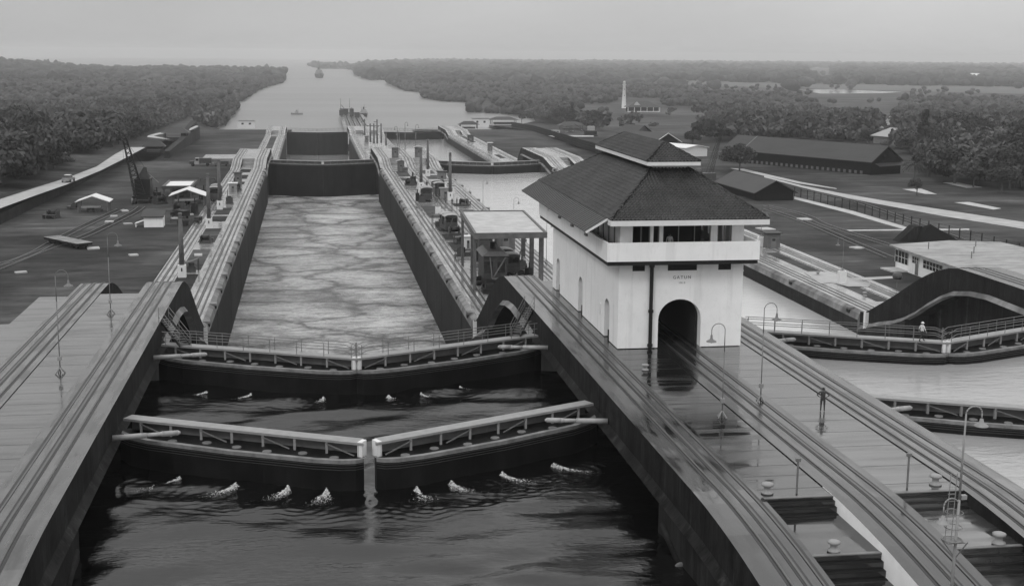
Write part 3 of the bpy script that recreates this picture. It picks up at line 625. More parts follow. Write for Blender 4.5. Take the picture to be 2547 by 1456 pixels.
def window(y0,y1,z0,z1,fixed,axis,n=2,pos=.18):
    f=MB();g=MB()
    def B(mb,s,e,a,b,d0,d1):
        if axis=='x': mb.box(s,e,fixed+d0,fixed+d1,a,b)
        else: mb.box(fixed+d0,fixed+d1,s,e,a,b)
    B(f,y0,y0+.07,z0,z1,pos-.05,pos+.03);B(f,y1-.07,y1,z0,z1,pos-.05,pos+.03);B(f,y0+.07,y1-.07,z1-.07,z1,pos-.05,pos+.03);B(f,y0+.07,y1-.07,z0,z0+.07,pos-.05,pos+.03)
    for k in range(1,n): c=y0+(y1-y0)*k/n; B(f,c-.035,c+.035,z0+.07,z1-.07,pos-.04,pos+.02)
    B(g,y0+.07,y1-.07,z0+.07,z1-.07,pos+.04,pos+.05)
    fo=put(f,'window','steelmid',ch); 
    if y1-y0<3: put(g,'pane','glass',fo)
for s,e,zb in wins_f: window(s,e,zb,9.95,uy0,'x',3 if e-s>3 else 2 if e-s>1 else 1)
for s,e,zb in wins_l: window(s,e,zb,9.95,ux0,'y',2)
for s,e,zb in wins_l: window(s,e,zb,9.95,ux1-.2,'y',2)
for a,b in((25.2,26.2),(28.1,30.5),(32.3,33.35)):   # louvred vents under the balcony
    q=MB(); q.box(a,b,TY0-.02,TY0+.02,6.3,6.95,'dark')
    for k in range(5): q.box(a,b,TY0-.06,TY0-.02,6.33+k*.12,6.37+k*.12,'black')
    put(q,'vent',None,ch)
dp=MB(); dp.tube((26.75,TY0-.17,0),(26.75,TY0-.17,7.0),.15,.15,10)
for z in(.1,2.9,6.6): dp.lathe((26.75,TY0-.17,z),[(0,0),(.22,.03),(.22,.25),(0,.28)],10)
put(dp,'drainpipe','black',ch)
lb=MB(); lb.box(23.92+.1,24.1,107.3,107.7,1.6,2.5); put(lb,'life_ring_box','trim',ch)
# hip roof with tile ribs
def tiles(mb,a,b,c,d,rib=.30,course=.40,h=.12):
    """tiled quad: a-b is the eave, d-c the top edge (a under d, b under c)"""
    a,b,c,d=map(Vector,(a,b,c,d)); e=(b-a); le=e.length; ex=e/le; nrm=e.cross(d-a).normalized()
    if nrm.z<0: nrm=-nrm
    upv=nrm.cross(ex); 
    if upv.z<0: upv=-upv
    H=(d-a).dot(upv); da=(d-a).dot(ex); cb=(c-a).dot(ex)
    n=int(le/rib); prof=[0,.6,1,.6,0,-.15]
    nc=int(H/course)
    for j in range(nc):
        v0=j*course; v1=(j+1)*course if j<nc-1 else H
        lo0=da*v0/H; hi0=le+(cb-le)*v0/H
        i0=int(lo0/rib); i1=int(hi0/rib)+1
        us_=[];
        for i in range(i0,i1):
            for k in(0,.35,.7): us_.append((i+k)*rib)
        us_.append(i1*rib)
        vs=[];fs=[]
        for q,uu in enumerate(us_):
            ph=(uu/rib)%1; hh=h*(1.0 if abs(ph-.35)<.1 else .1)
            hh+=random.uniform(-.008,.008)
            l0=max(lo0,min(hi0,uu)); l1a=da*v1/H; l1b=le+(cb-le)*v1/H; l1=max(l1a,min(l1b,uu))
            p0=a+ex*l0+upv*v0+nrm*(hh+.045); p1=a+ex*l1+upv*v1+nrm*hh; pb_=a+ex*l0+upv*v0
            vs+=[pb_,p0,p1]
        for q in range(len(us_)-1): m_=3*q; fs+=[(m_,m_+3,m_+4,m_+1),(m_+1,m_+4,m_+5,m_+2)]
        mb.add(vs,fs)
rf=MB(); EX0,EX1,EY0,EY1,EZ=22.9,35.75,99.1,132.3,10.62; hx0,hx1,hy0,hy1,HZ=28.2,31.3,107,125,14.0
tiles(rf,(EX0,EY0,EZ),(EX1,EY0,EZ),(hx1,hy0,HZ),(hx0,hy0,HZ)); tiles(rf,(EX1,EY0,EZ),(EX1,EY1,EZ),(hx1,hy1,HZ),(hx1,hy0,HZ)); tiles(rf,(EX0,EY1,EZ),(EX0,EY0,EZ),(hx0,hy0,HZ),(hx0,hy1,HZ)); tiles(rf,(EX1,EY1,EZ),(EX0,EY1,EZ),(hx0,hy1,HZ),(hx1,hy1,HZ))
roof=put(rf,'roof','tile',ch)
rp=MB()
for a,b in(((EX0,EY0,EZ+.05),(hx0,hy0,HZ+.05)),((EX1,EY0,EZ+.05),(hx1,hy0,HZ+.05)),((EX0,EY1,EZ+.05),(hx0,hy1,HZ+.05)),((EX1,EY1,EZ+.05),(hx1,hy1,HZ+.05))):
    A=Vector(a);B=Vector(b); n=34
    for k in range(n): p=A+(B-A)*(k/n); q=A+(B-A)*((k+1.05)/n); rp.tube(p+Vector((0,0,.03*(k%2))),q,.13,.10,6)
put(rp,'ridge_tiles','tile',roof)
fs_=MB(); 
for a in((EX0,EX1,EY0,EY0+.12),(EX0,EX1,EY1-.12,EY1),(EX0,EX0+.12,EY0+.12,EY1-.12),(EX1-.12,EX1,EY0+.12,EY1-.12)): fs_.box(a[0],a[1],a[2],a[3],10.18,10.6)
fs_.box(EX0+.12,EX1-.12,EY0+.12,EY1-.12,10.26,10.34); put(fs_,'fascia','trim',ch)
# lantern
ln=MB(); ln.box(hx0+.1,hx1-.1,hy0+.1,hy1-.1,13.95,14.6); put(ln,'lantern_wall','trim',ch)
lr=MB(); LX0,LX1,LY0,LY1,LZ=27.45,32.0,105.9,126.3,14.62; RZ=16.0
tiles(lr,(LX0,LY0,LZ),(LX1,LY0,LZ),(29.8,109,RZ),(29.7,109,RZ)); tiles(lr,(LX1,LY0,LZ),(LX1,LY1,LZ),(29.75,123.6,RZ),(29.75,109,RZ)); tiles(lr,(LX0,LY1,LZ),(LX0,LY0,LZ),(29.75,109,RZ),(29.75,123.6,RZ)); tiles(lr,(LX1,LY1,LZ),(LX0,LY1,LZ),(29.7,123.6,RZ),(29.8,123.6,RZ))
lro=put(lr,'lantern_roof','tile',ch)
rp=MB()
for a,b,n in(((LX0,LY0,LZ),(29.75,109,RZ),12),((LX1,LY0,LZ),(29.75,109,RZ),12),((29.75,109,RZ),(29.75,123.6,RZ),44),((LX0,LY1,LZ),(29.75,123.6,RZ),12),((LX1,LY1,LZ),(29.75,123.6,RZ),12)):
    A=Vector(a);B=Vector(b)
    for k in range(n): p=A+(B-A)*(k/n); q=A+(B-A)*((k+1.05)/n); rp.tube(p+Vector((0,0,.05+.04*(k%2))),q+Vector((0,0,.05)),.12,.09,6)
rp.lathe((29.75,109,RZ+.05),[(0,0),(.14,.05),(.05,.3),(.0,.6)],8); put(rp,'ridge_tiles','tile',lro)
fs_=MB()
for a in((LX0,LX1,LY0,LY0+.1),(LX0,LX1,LY1-.1,LY1),(LX0,LX0+.1,LY0+.1,LY1-.1),(LX1-.1,LX1,LY0+.1,LY1-.1)): fs_.box(a[0],a[1],a[2],a[3],14.3,14.6)
fs_.box(LX0+.1,LX1-.1,LY0+.1,LY1-.1,14.38,14.44); put(fs_,'lantern_fascia','trim',ch)
# sloping sheet awning along the left eave
aw_=MB(); n=46
for k in range(n):
    y0=EY0+1.2+k*(EY1-EY0-1.2)/n; y1=y0+(EY1-EY0-1.2)/n-.04
    aw_.add([(EX0-.02,y0,10.66),(EX0-.02,y1,10.66),(21.15,y1,9.62),(21.15,y0,9.62),(EX0-.02,y0,10.60),(EX0-.02,y1,10.60),(21.15,y1,9.56),(21.15,y0,9.56)],[(0,1,2,3),(4,7,6,5),(0,3,7,4),(1,5,6,2),(2,6,7,3)],'corr')
    aw_.bar((EX0-.02,y1,10.68),(21.15,y1,9.64),.06,.05,'corr')
aw_.bar((EX0,EY0+1.15,10.6),(21.15,EY0+1.15,9.57),.1,.14,'trim')
put(aw_,'awning',None,ch)
# lettering
def letters(txt,size,loc,name):
    cu=bpy.data.curves.new(name,'FONT'); cu.body=txt; cu.size=size; cu.extrude=.012; cu.align_x='CENTER'; cu.space_character=1.35
    t=bpy.data.objects.new(name,cu); COL.objects.link(t); bpy.context.view_layer.update()
    me=bpy.data.meshes.new_from_object(t.evaluated_get(bpy.context.evaluated_depsgraph_get())); bpy.data.objects.remove(t)
    me.materials.clear(); me.materials.append(M['steelmid']); o=bpy.data.objects.new(name,me); COL.objects.link(o)
    o.parent=ch; o.matrix_parent_inverse=Matrix.Translation(-Vector(ch.location)); o.location=loc; o.rotation_euler=(R(90),0,0)
letters('GATUN',.36,(29.3,TY0-.015,5.62),'lettering'); letters('1913',.22,(29.3,TY0-.015,5.22),'lettering')

# ================================================================ people
def person(loc,rz,label,top='cloth',low='cloth',h=1.72,pose='stand',hat=False,group=None,z=None):
    g=empty('person',(loc[0],loc[1],loc[2]),label,'person',group,rz); k=h/1.72
    S=pose
    hipz=.92; J={}
    sw=.0 if S!='walk' else .30
    J['pel']=(0,0,hipz); J['ch']=(0,.0 if S!='lean' else -.12,1.28); J['nk']=(0,.0 if S!='lean' else -.18,1.47); J['hd']=(0,-.01 if S!='lean' else -.22,1.56); J['tp']=(0,-.01 if S!='lean' else -.24,1.68)
    for s,n in((-1,'l'),(1,'r')):
        J[n+'hip']=(s*.10,0,.88); J[n+'kn']=(s*.11,-s*sw*.5-.02,.48); J[n+'an']=(s*.12,-s*sw+.03*(S=='walk'),.08); J[n+'to']=(s*.13,-s*sw-.17,.035)
        J[n+'sh']=(s*.19,J['ch'][1],1.40)
        if S=='hips': J[n+'el']=(s*.42,.06,1.18); J[n+'wr']=(s*.22,-.08,1.0); J[n+'hn']=(s*.16,-.12,.97)
        elif S=='work': J[n+'el']=(s*.30,-.12,1.15); J[n+'wr']=(s*.16,-.36,1.18); J[n+'hn']=(s*.12,-.44,1.2)
        else: J[n+'el']=(s*.26,s*sw*.35+.02,1.13); J[n+'wr']=(s*.27,s*sw*.55-.05,.90); J[n+'hn']=(s*.27,s*sw*.6-.07,.80)
    names=list(J); E=[('pel','ch'),('ch','nk'),('nk','hd'),('hd','tp')]
    rad=dict(pel=.15,ch=.165,nk=.06,hd=.095,tp=.07)
    for n in 'lr':
        E+=[('pel',n+'hip'),(n+'hip',n+'kn'),(n+'kn',n+'an'),(n+'an',n+'to'),('ch',n+'sh'),(n+'sh',n+'el'),(n+'el',n+'wr'),(n+'wr',n+'hn')]
        rad.update({n+'hip':.10,n+'kn':.065,n+'an':.045,n+'to':.035,n+'sh':.07,n+'el':.045,n+'wr':.03,n+'hn':.035})
    vs=[tuple(c*k for c in J[n]) for n in names]
    R_=[rad[n]*k for n in names]
    # five fingers on each hand
    for n,s in(('l',-1),('r',1)):
        hb=names.index(n+'hn'); base=Vector(J[n+'hn']); wr=Vector(J[n+'wr']); d=(base-wr).normalized()
        for q in range(5):
            if q==0: tip=base+Vector((-s*.05,-.03,0))+d*.01
            else: tip=base+d*(.085-.008*abs(q-2.4))+Vector((0,(q-2.5)*.022,0))
            vs.append(tuple(tip*k)); names.append('f'); R_.append(.010*k); E.append((hb,len(vs)-1))
    me=bpy.data.meshes.new('body'); ed=[((names.index(a) if isinstance(a,str) else a),(names.index(b) if isinstance(b,str) else b)) for a,b in E]
    me.from_pydata(vs,ed,[]); o=bpy.data.objects.new('body',me); COL.objects.link(o); o.parent=g
    sk=o.modifiers.new('skin','SKIN'); sv=me.skin_vertices[0].data
    for i,r in enumerate(R_): sv[i].radius=(r,r*.82 if i in(0,1) else r); sv[i].use_root=(i==0)
    sd_=o.modifiers.new('sub','SUBSURF'); sd_.levels=1; sd_.render_levels=1
    bpy.context.view_layer.update(); dg=bpy.context.evaluated_depsgraph_get(); m2=bpy.data.meshes.new_from_object(o.evaluated_get(dg)); o.modifiers.clear(); o.data=m2
    m2.materials.clear()
    for q in('skin',top,low,'hair'): m2.materials.append(M[q])
    for p in m2.polygons:
        c=p.center/k; p.use_smooth=True
        p.material_index=0 if (c.z>1.46 or (abs(c.x)>.05 and c.z<1.25 and (c-Vector(J['lwr'])).length<.13 or (c-Vector(J['rwr'])).length<.13)) else (1 if c.z>.93 else 2)
        if c.z<.07: p.material_index=3
    hb=MB(); hc=Vector(J['hd'])*k
    if hat: hb.lathe((hc.x,hc.y,hc.z+.06*k),[(0,.13),(.09,.10),(.105,.02),(.17,.0),(.17,-.012)],12); hb.obj('hat','khaki' if top!='shirt' else 'shirt',g,True)
    else: hb.lathe((hc.x,hc.y+.015,hc.z+.03*k),[(0,.115),(.06,.10),(.098,.04),(.10,-.02),(.085,-.06)],12); hb.obj('hair','hair',g,True)
    fb=MB(); fy=hc.y-.088*k
    fb.add([(hc.x-.012,fy,hc.z+.02),(hc.x+.012,fy,hc.z+.02),(hc.x,fy-.028,hc.z-.02),(hc.x-.016,fy,hc.z-.026),(hc.x+.016,fy,hc.z-.026)],[(0,1,2),(0,2,3),(1,4,2),(2,4,3)],'skin')
    for s in(-1,1): fb.box(hc.x+s*.034-.012,hc.x+s*.034+.012,fy-.006,fy+.01,hc.z+.012,hc.z+.024,'hair'); fb.box(hc.x+s*.095-.01,hc.x+s*.095+.01,hc.y-.02,hc.y+.02,hc.z-.03,hc.z+.03,'skin')
    fb.box(hc.x-.024,hc.x+.024,fy-.004,fy+.01,hc.z-.052,hc.z-.044,'hair'); fb.obj('face',None,g)
    return g
person((33.45,81.0,-.06),R(160),'person in dark work clothes standing hands on hips on the wet deck','cloth','cloth',1.68,'hips')
x,y=at(2291,848,-1.4); person((x,y,-1.4),R(100),'person in a white shirt and dark trousers walking along the railed right gate','shirt','cloth',1.75,'walk',True)
person((22.7,209.5,-9.98),R(20),'person in khaki standing alone on the track of the central wall left of the canopy','khaki','khaki',1.72,'stand',True)
for i,(px,py,tp) in enumerate([(1302,664,'shirt'),(1309,681,'cloth')]):
    x,y=at(px,py,-10); person((x,y,-10.06),R(200+40*i),['person in a white shirt and hat beside the right canopy columns','person in dark clothes standing below the right canopy columns'][i],tp,'cloth',1.7,'work',True)
x,y=at(1098,412,-10); person((27.3,360,-10.0),R(190),'person in dark clothes walking on the middle track beyond the small gabled booth','cloth','cloth',1.75,'walk')
for i,(px,py) in enumerate([(1041,466),(1068-15,466)]):
    x,y=at(px-6 if i==0 else px+8,py,-10); person((x,y,-10.06),R(150+60*i),['left one of two dark figures standing left of the one-armed concrete post','right one of two dark figures standing left of the one-armed concrete post'][i],'cloth','cloth',1.75,'stand')
for i,(px,py) in enumerate([(1107,506),(1124,512),(1136,510)]):
    x,y=at(px,py,-10); person((x,y,-10.06),R(100+70*i),['person in dark clothes left of the white plinth of the tall post nearest the canopy','person bending in front of the white plinth of the tall post nearest the canopy','person in dark clothes right of the white plinth of the tall post nearest the canopy'][i],'cloth','cloth',1.75,['stand','lean','stand'][i])
person((28.2,101.75,8.3-.75),R(0),'person in a white shirt seen behind the wide upper window of the white building','shirt','cloth',1.6,'stand') if False else None
person((28.55,102.4,7.46),R(0),'person in a white shirt standing inside the wide front window of the white building','shirt','khaki',1.7,'stand')
x,y=at(592,480,-10); person((x,y,-10.06),R(0),'person in dark clothes standing on the pale left wall beside the small hedge','cloth','cloth',1.75,'stand')
# ================================================================ concrete poles, lamps, booths
def tall_pole(x,y,z,h,label,arms=2,ped=1.9,group='tall concrete signal posts'):
    g=empty('signal_post',(x,y,z),label,'post',group)
    b=MB(); b.prism([(-.6,-.5),(.6,-.5),(.6,.5),(-.6,.5)],0,ped); b.box(-.12,.12,-.52,-.49,ped*.55,ped*.8,'dark') if 0 else None; b.obj('plinth','trim',g)
    b=MB(); b.box(-.1,.1,-.54,-.505,ped*.5,ped*.78); b.obj('plinth_hatch','dark',g)
    b=MB(); b.tube((0,0,ped),(0,0,h-.7),.40,.30,12); b.obj('shaft','pole',g,True)
    b=MB(); b.lathe((0,0,h-.7),[(0,0),(.34,0),(.36,.15),(.2,.3),(.3,.4),(.33,.62),(.2,.78),(0,.8)],12); b.obj('cap','pole',g,True)
    if arms:
        b=MB()
        for s in((-1,1) if arms==2 else (-1,)):
            b.bar((0,0,h-1.1),(s*1.35,0,h-1.0),.22,.26); b.box(s*1.35-.16,s*1.35+.16,-.15,.15,h-1.25,h-.85); b.tube((s*1.35,0,h-1.2),(s*1.35,0,h-1.5),.05,.12,8)
        b.obj('cross_arm','mach' if arms==2 else 'pole',g)
    return g
for i,(x,y,z,h,lab,a) in enumerate([(-19.6,200.5,-10.06,9.7,'nearest tall concrete post with a white plinth on the left wall',2),
    (-19.8,257.8,-10.06,10.5,'tall post with dark cross arms, second on the left wall',2),(-19.8,289,-10.06,10.8,'tall post standing third along the left wall before the tram',1),
    (26.9,327.4,-10.06,10.4,'tall post with one side arm and a knob on top, left of the tram',1),(31.9,365,-10.06,10.2,'slender tall post behind the tram on the central wall',0),
    (31.7,303.5,-10.06,11,'thick tall post right of the tram with people at its white plinth',0)]):
    tall_pole(x,y,z,h,lab,a)
for i,(px,pyb,pyt) in enumerate([(907,344,297),(921,362,308),(930,366,308),(938,366,298),(948,364,308),(960,371,328)]):
    x,y=at(px,pyb,L2); x=min(x,34.2); h=(pyb-pyt)/FPX*y*1.0
    tall_pole(x,y,-18.76,h,['far post with a left arm, apart from the cluster beyond the second gates','leftmost post in the far cluster beyond the second gates','second post of the far cluster, with dark fittings','tallest post of the far cluster, arm to the right','fourth post of the far cluster, arm to the right','short bare post at the right of the far cluster'][i],[1,2,2,1,1,0][i],1.6)
def gooseneck(x,y,z,h,rz,label,box=True,ped=None,r=.036,group='goose-neck lamp posts',foot=True):
    g=empty('lamp_post',(x,y,z),label,'street lamp',group,rz)
    b=MB(); z0=ped or 0
    b.tube((0,0,z0),(0,0,h*.7),r*1.15,r,8); b.tube((0,0,h*.7),(0,0,h-.45),r,r*.8,8)
    pts=[(0,0,h-.45)]+[(.45-.45*math.cos(t),0,h-.45+.45*math.sin(t)) for t in np.linspace(0.2,math.pi,9)]+[(.9,0,h-.75)]
    b.path(pts,r*.75,6); b.obj('post','steelmid',g,True)
    b=MB(); b.lathe((.9,0,h-1.2),[(.34,0),(.33,.04),(.12,.16),(.08,.26),(.07,.45),(0,.47)],12); b.obj('lamp_shade','steelmid',g,True)
    b=MB(); b.lathe((.9,0,h-1.22),[(0,-.08),(.08,-.03),(.09,.03),(0,.06)],8); b.obj('bulb','steel',g,True)
    if foot:
        b=MB()
        for k in range(4): t=k*math.pi/2+.6; b.bar((0,0,z0+.45),(.38*math.cos(t),.38*math.sin(t),z0+.02),.05,.09)
        b.obj('foot_brackets','steel',g)
    if box: b=MB(); b.box(-.13,.13,-.13,.13,z0+1.0,z0+1.3); b.obj('switch_box','steel',g)
    if ped: b=MB(); b.prism([(-.55,-.45),(.55,-.45),(.55,.45),(-.55,.45)],0,ped); b.obj('plinth','trim',g)
    return g
gooseneck(26.3,80.4,-.06,6.3,R(180),'goose-neck lamp post standing in front of the arched tunnel, lamp to the left')
gooseneck(30.15,83.9,-.06,6.9,R(0),'goose-neck lamp post at the right corner of the white building, diamond-shaped brace low down')
x,y=at(150,926,0); gooseneck(x,y,-.07,7.7,R(0),'goose-neck lamp post on the wide pale deck at far left, nearest of the left pair')
gooseneck(-18.2,120.6,-.06,7.4,R(0),'goose-neck lamp post near the far edge of the left deck, against the lawn')
gooseneck(78.2,184.5,-10.06,7.,R(180),'lamp post on a pale square plinth on the right-hand wall beyond the gate',False,1.9)
x,y=at(1912,612,-10); gooseneck(79.3,224,-10.06,6.6,R(0),'lamp post by the small booth close to the right of the white building',False,1.6)
x,y=at(1285,679,-10);
gooseneck(29.6,168.,-10.06,5.2,R(180),'low goose-neck lamp in front of the canopy beside the brown locomotive cab',False)
for i,(px,py,h,rz) in enumerate([(974,355,7.6,180),(985,362,6,180),(1006,369,9,0),(1027,364,8.2,0)]):
    x,y=at(px,py,-8.2); x=min(max(x,24.5),37); gooseneck(x,min(y,446),-8.26,h,R(rz),['first from left of four lamps standing before the far right gate','second, lowest, of four lamps standing before the far right gate','third and tallest of four lamps standing before the far right gate','rightmost of four lamps standing before the far right gate'][i],False,r=.09)
for i,(px,py,h) in enumerate([(1185,480,0),(1226,520,0)]): pass
for i,(x,y,h) in enumerate([(36.6,282,7.),(37.4,243,7.),(37.6,209,7)]): gooseneck(x,y,-10.0,h,R(0),['slim lamp beside the calm right-hand water, farthest of three','slim lamp beside the calm right-hand water, middle of three','slim lamp beside the calm right-hand water, nearest of three'][i],False,r=.04)
for i,(px,py) in enumerate([(1089,534),(1157,551)]):   # pedestals
    x,y=at(px,py,-10); gooseneck(x,y,-10.06,7.2,R(0 if i else 180),['thin mast on a white plinth left of the middle track, before the canopy','thin mast on a white plinth right of the middle track, before the canopy'][i],False,1.7)
for i,(px,py) in enumerate([(2373,548-20),(330,0)][:0]): pass
# foreground lamp post with ladder and service platform
g=empty('lamp_mast',(28.6,53.2,-2.6),'slender lamp mast with ladder and service cage at the lower right','street lamp')
H_=10.2
b=MB(); b.tube((0,0,0),(0.1,0,6.2),.085,.06,10); b.tube((.1,0,6.2),(.14,0,H_),.06,.04,8)
b.path([(.14,0,H_)]+[(.14+.38-.38*math.cos(t),0,H_+.32*math.sin(t)) for t in np.linspace(.2,math.pi,9)]+[(.9,0,H_-.25)],.035,6); b.obj('post','steel',g,True)
b=MB(); b.lathe((.9,0,H_-.6),[(.32,0),(.31,.04),(.12,.14),(.07,.34),(0,.36)],12); b.obj('lamp_shade','steel',g,True)
b=MB(); b.path([(.1,0,5.0)]+[(.1-.36+.36*math.cos(t),0,5.9+.36*math.sin(t)) for t in np.linspace(.1,math.pi,9)]+[(-.62,0,5.5)],.035,6); b.obj('side_arm','steel',g,True)
b=MB(); b.lathe((-.62,0,5.1),[(.30,0),(.29,.04),(.12,.14),(.07,.36),(0,.38)],12); b.obj('lamp_shade','steel',g,True)
b=MB()
for s in(0,.3): b.bar((-.42+s,.08,4.2),(-.34+s,.08,7.4),.03)
for k in range(9): b.bar((-.42,.08,4.4+k*.34),(-.08,.08,4.4+k*.34),.025)
b.obj('ladder','steel',g)
b=MB(); 
for z,r in((4.9,.4),(5.6,.4),(4.3,.45)): b=MB(); b.path([(-.1+r*math.cos(t),r*math.sin(t),z) for t in np.linspace(0,2*math.pi,13)],.018,5); b.obj('cage_hoop','steelmid',g)
for e_ in((.5,-.3),(-.5,.3)): b=MB(); b.path([(.1,0,3.4),(e_[0],e_[1],4.25)],.03,5); b.obj('platform_bracket','steelmid',g)
b=MB(); b.box(-.5,.36,-.36,.36,4.22,4.26); b.obj('service_platform','steelmid',g)
b=MB(); b.box(.16,.42,-.1,.1,6.2,6.4); b.obj('switch_box','steel',g)

def booth(x,y,z,w_,d_,h_,label,gable=True,wallm='pole',roofm='steel'):
    g=empty('booth',(x,y,z),label,'booth','small booths on the lock walls')
    b=MB(); b.box(-w_/2,w_/2,-d_/2,d_/2,0,h_); b.obj('wall',wallm,g)
    b=MB()
    if gable: b.add([(-w_*.75,-d_*.7,h_-.1),(0,-d_*.7,h_+.45),(w_*.75,-d_*.7,h_-.1),(-w_*.75,d_*.7,h_-.1),(0,d_*.7,h_+.45),(w_*.75,d_*.7,h_-.1),(-w_*.75,-d_*.7,h_),(0,-d_*.7,h_+.57),(w_*.75,-d_*.7,h_),(-w_*.75,d_*.7,h_),(0,d_*.7,h_+.57),(w_*.75,d_*.7,h_)],[(6,7,10,9),(7,8,11,10),(0,1,7,6),(1,2,8,7),(3,9,10,4),(4,10,11,5),(0,3,4,1),(1,4,5,2),(0,6,9,3),(2,5,11,8)])
    else: b.box(-w_*.65,w_*.65,-d_*.65,d_*.65,h_,h_+.18)
    b.obj('roof',roofm,g)
    b=MB(); b.box(-w_*.18,w_*.18,-d_/2-.03,-d_/2+.01,.1,h_*.72); b.obj('door','steelmid',g)
    b=MB(); b.box(-w_*.12,w_*.12,-d_/2-.045,-d_/2-.02,h_*.5,h_*.66); b.obj('window','dark',g)
    return g
booth(25.7,410.5,-8.26,2.0,1.8,2.9,'left of two gabled grey booths on the second step platform'); booth(33.,411,-8.26,2.2,1.8,3.0,'right of two gabled grey booths on the second step platform')
booth(25.4,380,-10.06,1.9,1.7,3.0,'nearer gabled booth at the foot of the ramp'); booth(27.3-.6,379,-10.06,1.2,1.0,1.2,'small pale box beside the nearer gabled booth',False)
booth(33.6,343,-10.06,2.2,1.8,3.2,'dark boxy booth right of the tram',False,'steelmid','shedroof'); booth(33.4,318,-10.06,1.6,1.4,2.0,'short pale cabinet right of the tram',False,'trim')
booth(30.9,307,-10.06,2.2,1.5,2.4,'wide pale cabinet left of the plinth with people',False,'steel'); booth(33.9,330,-10.06,1.6,1.6,2.1,'pale cabinet on the right lane by the bollards',False,'trim')
booth(26.7,196+30,-10.06,1.3,1.1,2.1,'pale cabinet left of the canopy',False,'trim','trim')
booth(80.6,222,-10.06,2.4,2.,2.6,'small booth with a dark roof near the right of the white building',False,'pole','shedroof')
booth(33.2,226,-10.06,3.2,3.0,2.9,'plain grey-brown cabin behind the canopy',False,'pole','shedroof')
booth(-18.7,343,-10.06,1.8,1.7,3.1,'dark-roofed booth on the left wall beyond the tram',False,'pole','shedroof'); booth(-19.,325,-10.06,1.8,1.6,2.2,'short pale booth on the left wall between two posts',False,'steel','trim')
booth(26.4,640,-18.76,1.8,1.6,3.,'booth at the foot of the far post with a left arm',False,'steelmid','shedroof')
booth(79.,585,-18.76,2.0,1.8,3.4,'booth with a low roof on the far right wall',False,'pole','trim'); booth(78.6,655,-18.76,3,1.8,2.6,'dark boxy shelter on the far right wall',False,'mach','shedroof')
def bollard(x,y,z,label,s=1.,m='steel'):
    b=MB(); b.lathe((0,0,0),[(0,0),(.34*s,0),(.34*s,.08*s),(.2*s,.14*s),(.17*s,.34*s),(.33*s,.44*s),(.34*s,.54*s),(.2*s,.6*s),(0,.6*s)],14)
    o=b.obj('bollard',m,None,True); o.location=(x,y,z); tag(o,label,'bollard','mooring bollards')
bollard(24.1,65.4,-.05,'mooring bollard at the top of the nearest steps, left lane'); bollard(33.9,65.6,-.05,'mooring bollard at the top of the steps on the right lane by the mast')
bollard(25.2,58.7,-.82,'white double bollard on the lower landing, left lane',.95,'steel'); bollard(33.9,58.6,-.82,'white bollard on the lower landing at the right frame edge',1.0,'steel'); x,y=at(1604,918,0); bollard(x,y,-.05,'white bollard on the wet deck in front of the drainpipe',.8,'steel')
bollard(24.3,186,-10.02,'white bollard on dark ground in front of the covered crane'); bollard(24.6,203,-10.02,'dim bollard left of the canopy near the lone walker'); bollard(30.8,205,-10.02,'bollard under the canopy')
for i,(x,y) in enumerate([(77.3,174),(77.4,192),(77.5,217)]): bollard(x,y,-10.02,['bollard nearest the curved girder on the right wall','bollard on the right wall between the lamp and the girder','bollard on the right wall near the booth'][i])
for x,y,lab in((25.7,65.2,'short iron stanchion at the left steps'),(32.1,65.3,'short iron stanchion at the right steps')):
    b=MB(); b.tube((0,0,0),(0,0,1.9),.06,.06,8); b.box(-.13,.13,-.08,.08,1.8,1.98); o=b.obj('stanchion','steelmid'); o.location=(x,y,-.06); tag(o,lab,'post','iron stanchions')

# ================================================================ canopy and the machines
g=empty('canopy',(28,190,-10.06),'flat-roofed open canopy on tall columns over parked locomotives','canopy')
cx=[(22.45,182.3),(32.9,182.3),(33.9,209.5),(23.5,209.5)]
b=MB(); z0,z1=-2.3,-1.5
poly=[(x,y) for x,y in cx]; 
def ring(mb,poly,z0,z1,t,m):
    c=Vector((sum(p[0] for p in poly)/4,sum(p[1] for p in poly)/4))
    inn=[(p[0]+(c.x-p[0])*t*2/abs(c.x-p[0])*.5,p[1]+(c.y-p[1])*t*2/abs(c.y-p[1])*.5) for p in poly]
    for i in range(4):
        j=(i+1)%4; mb.prism([poly[i],poly[j],inn[j],inn[i]],z0,z1,m)
ring(b,poly,z0,z1+.02,.35,'pole'); put(b,'roof_edge',None,g)
b=MB(); b.prism([(22.8,182.7),(32.55,182.7),(33.55,209.1),(23.85,209.1)],z0+.2,z1-.12); put(b,'roof','sand',g)
for x,y in((22.8,184.5),(23.3,192.),(32.7,186),(33.3,198),(23.6,207),(33.6,208)):
    b=MB(); k=.33 if x>30 else .2; b.box(x-k,x+k,y-.2,y+.2,-10.06,z0); put(b,'column','pole',g)
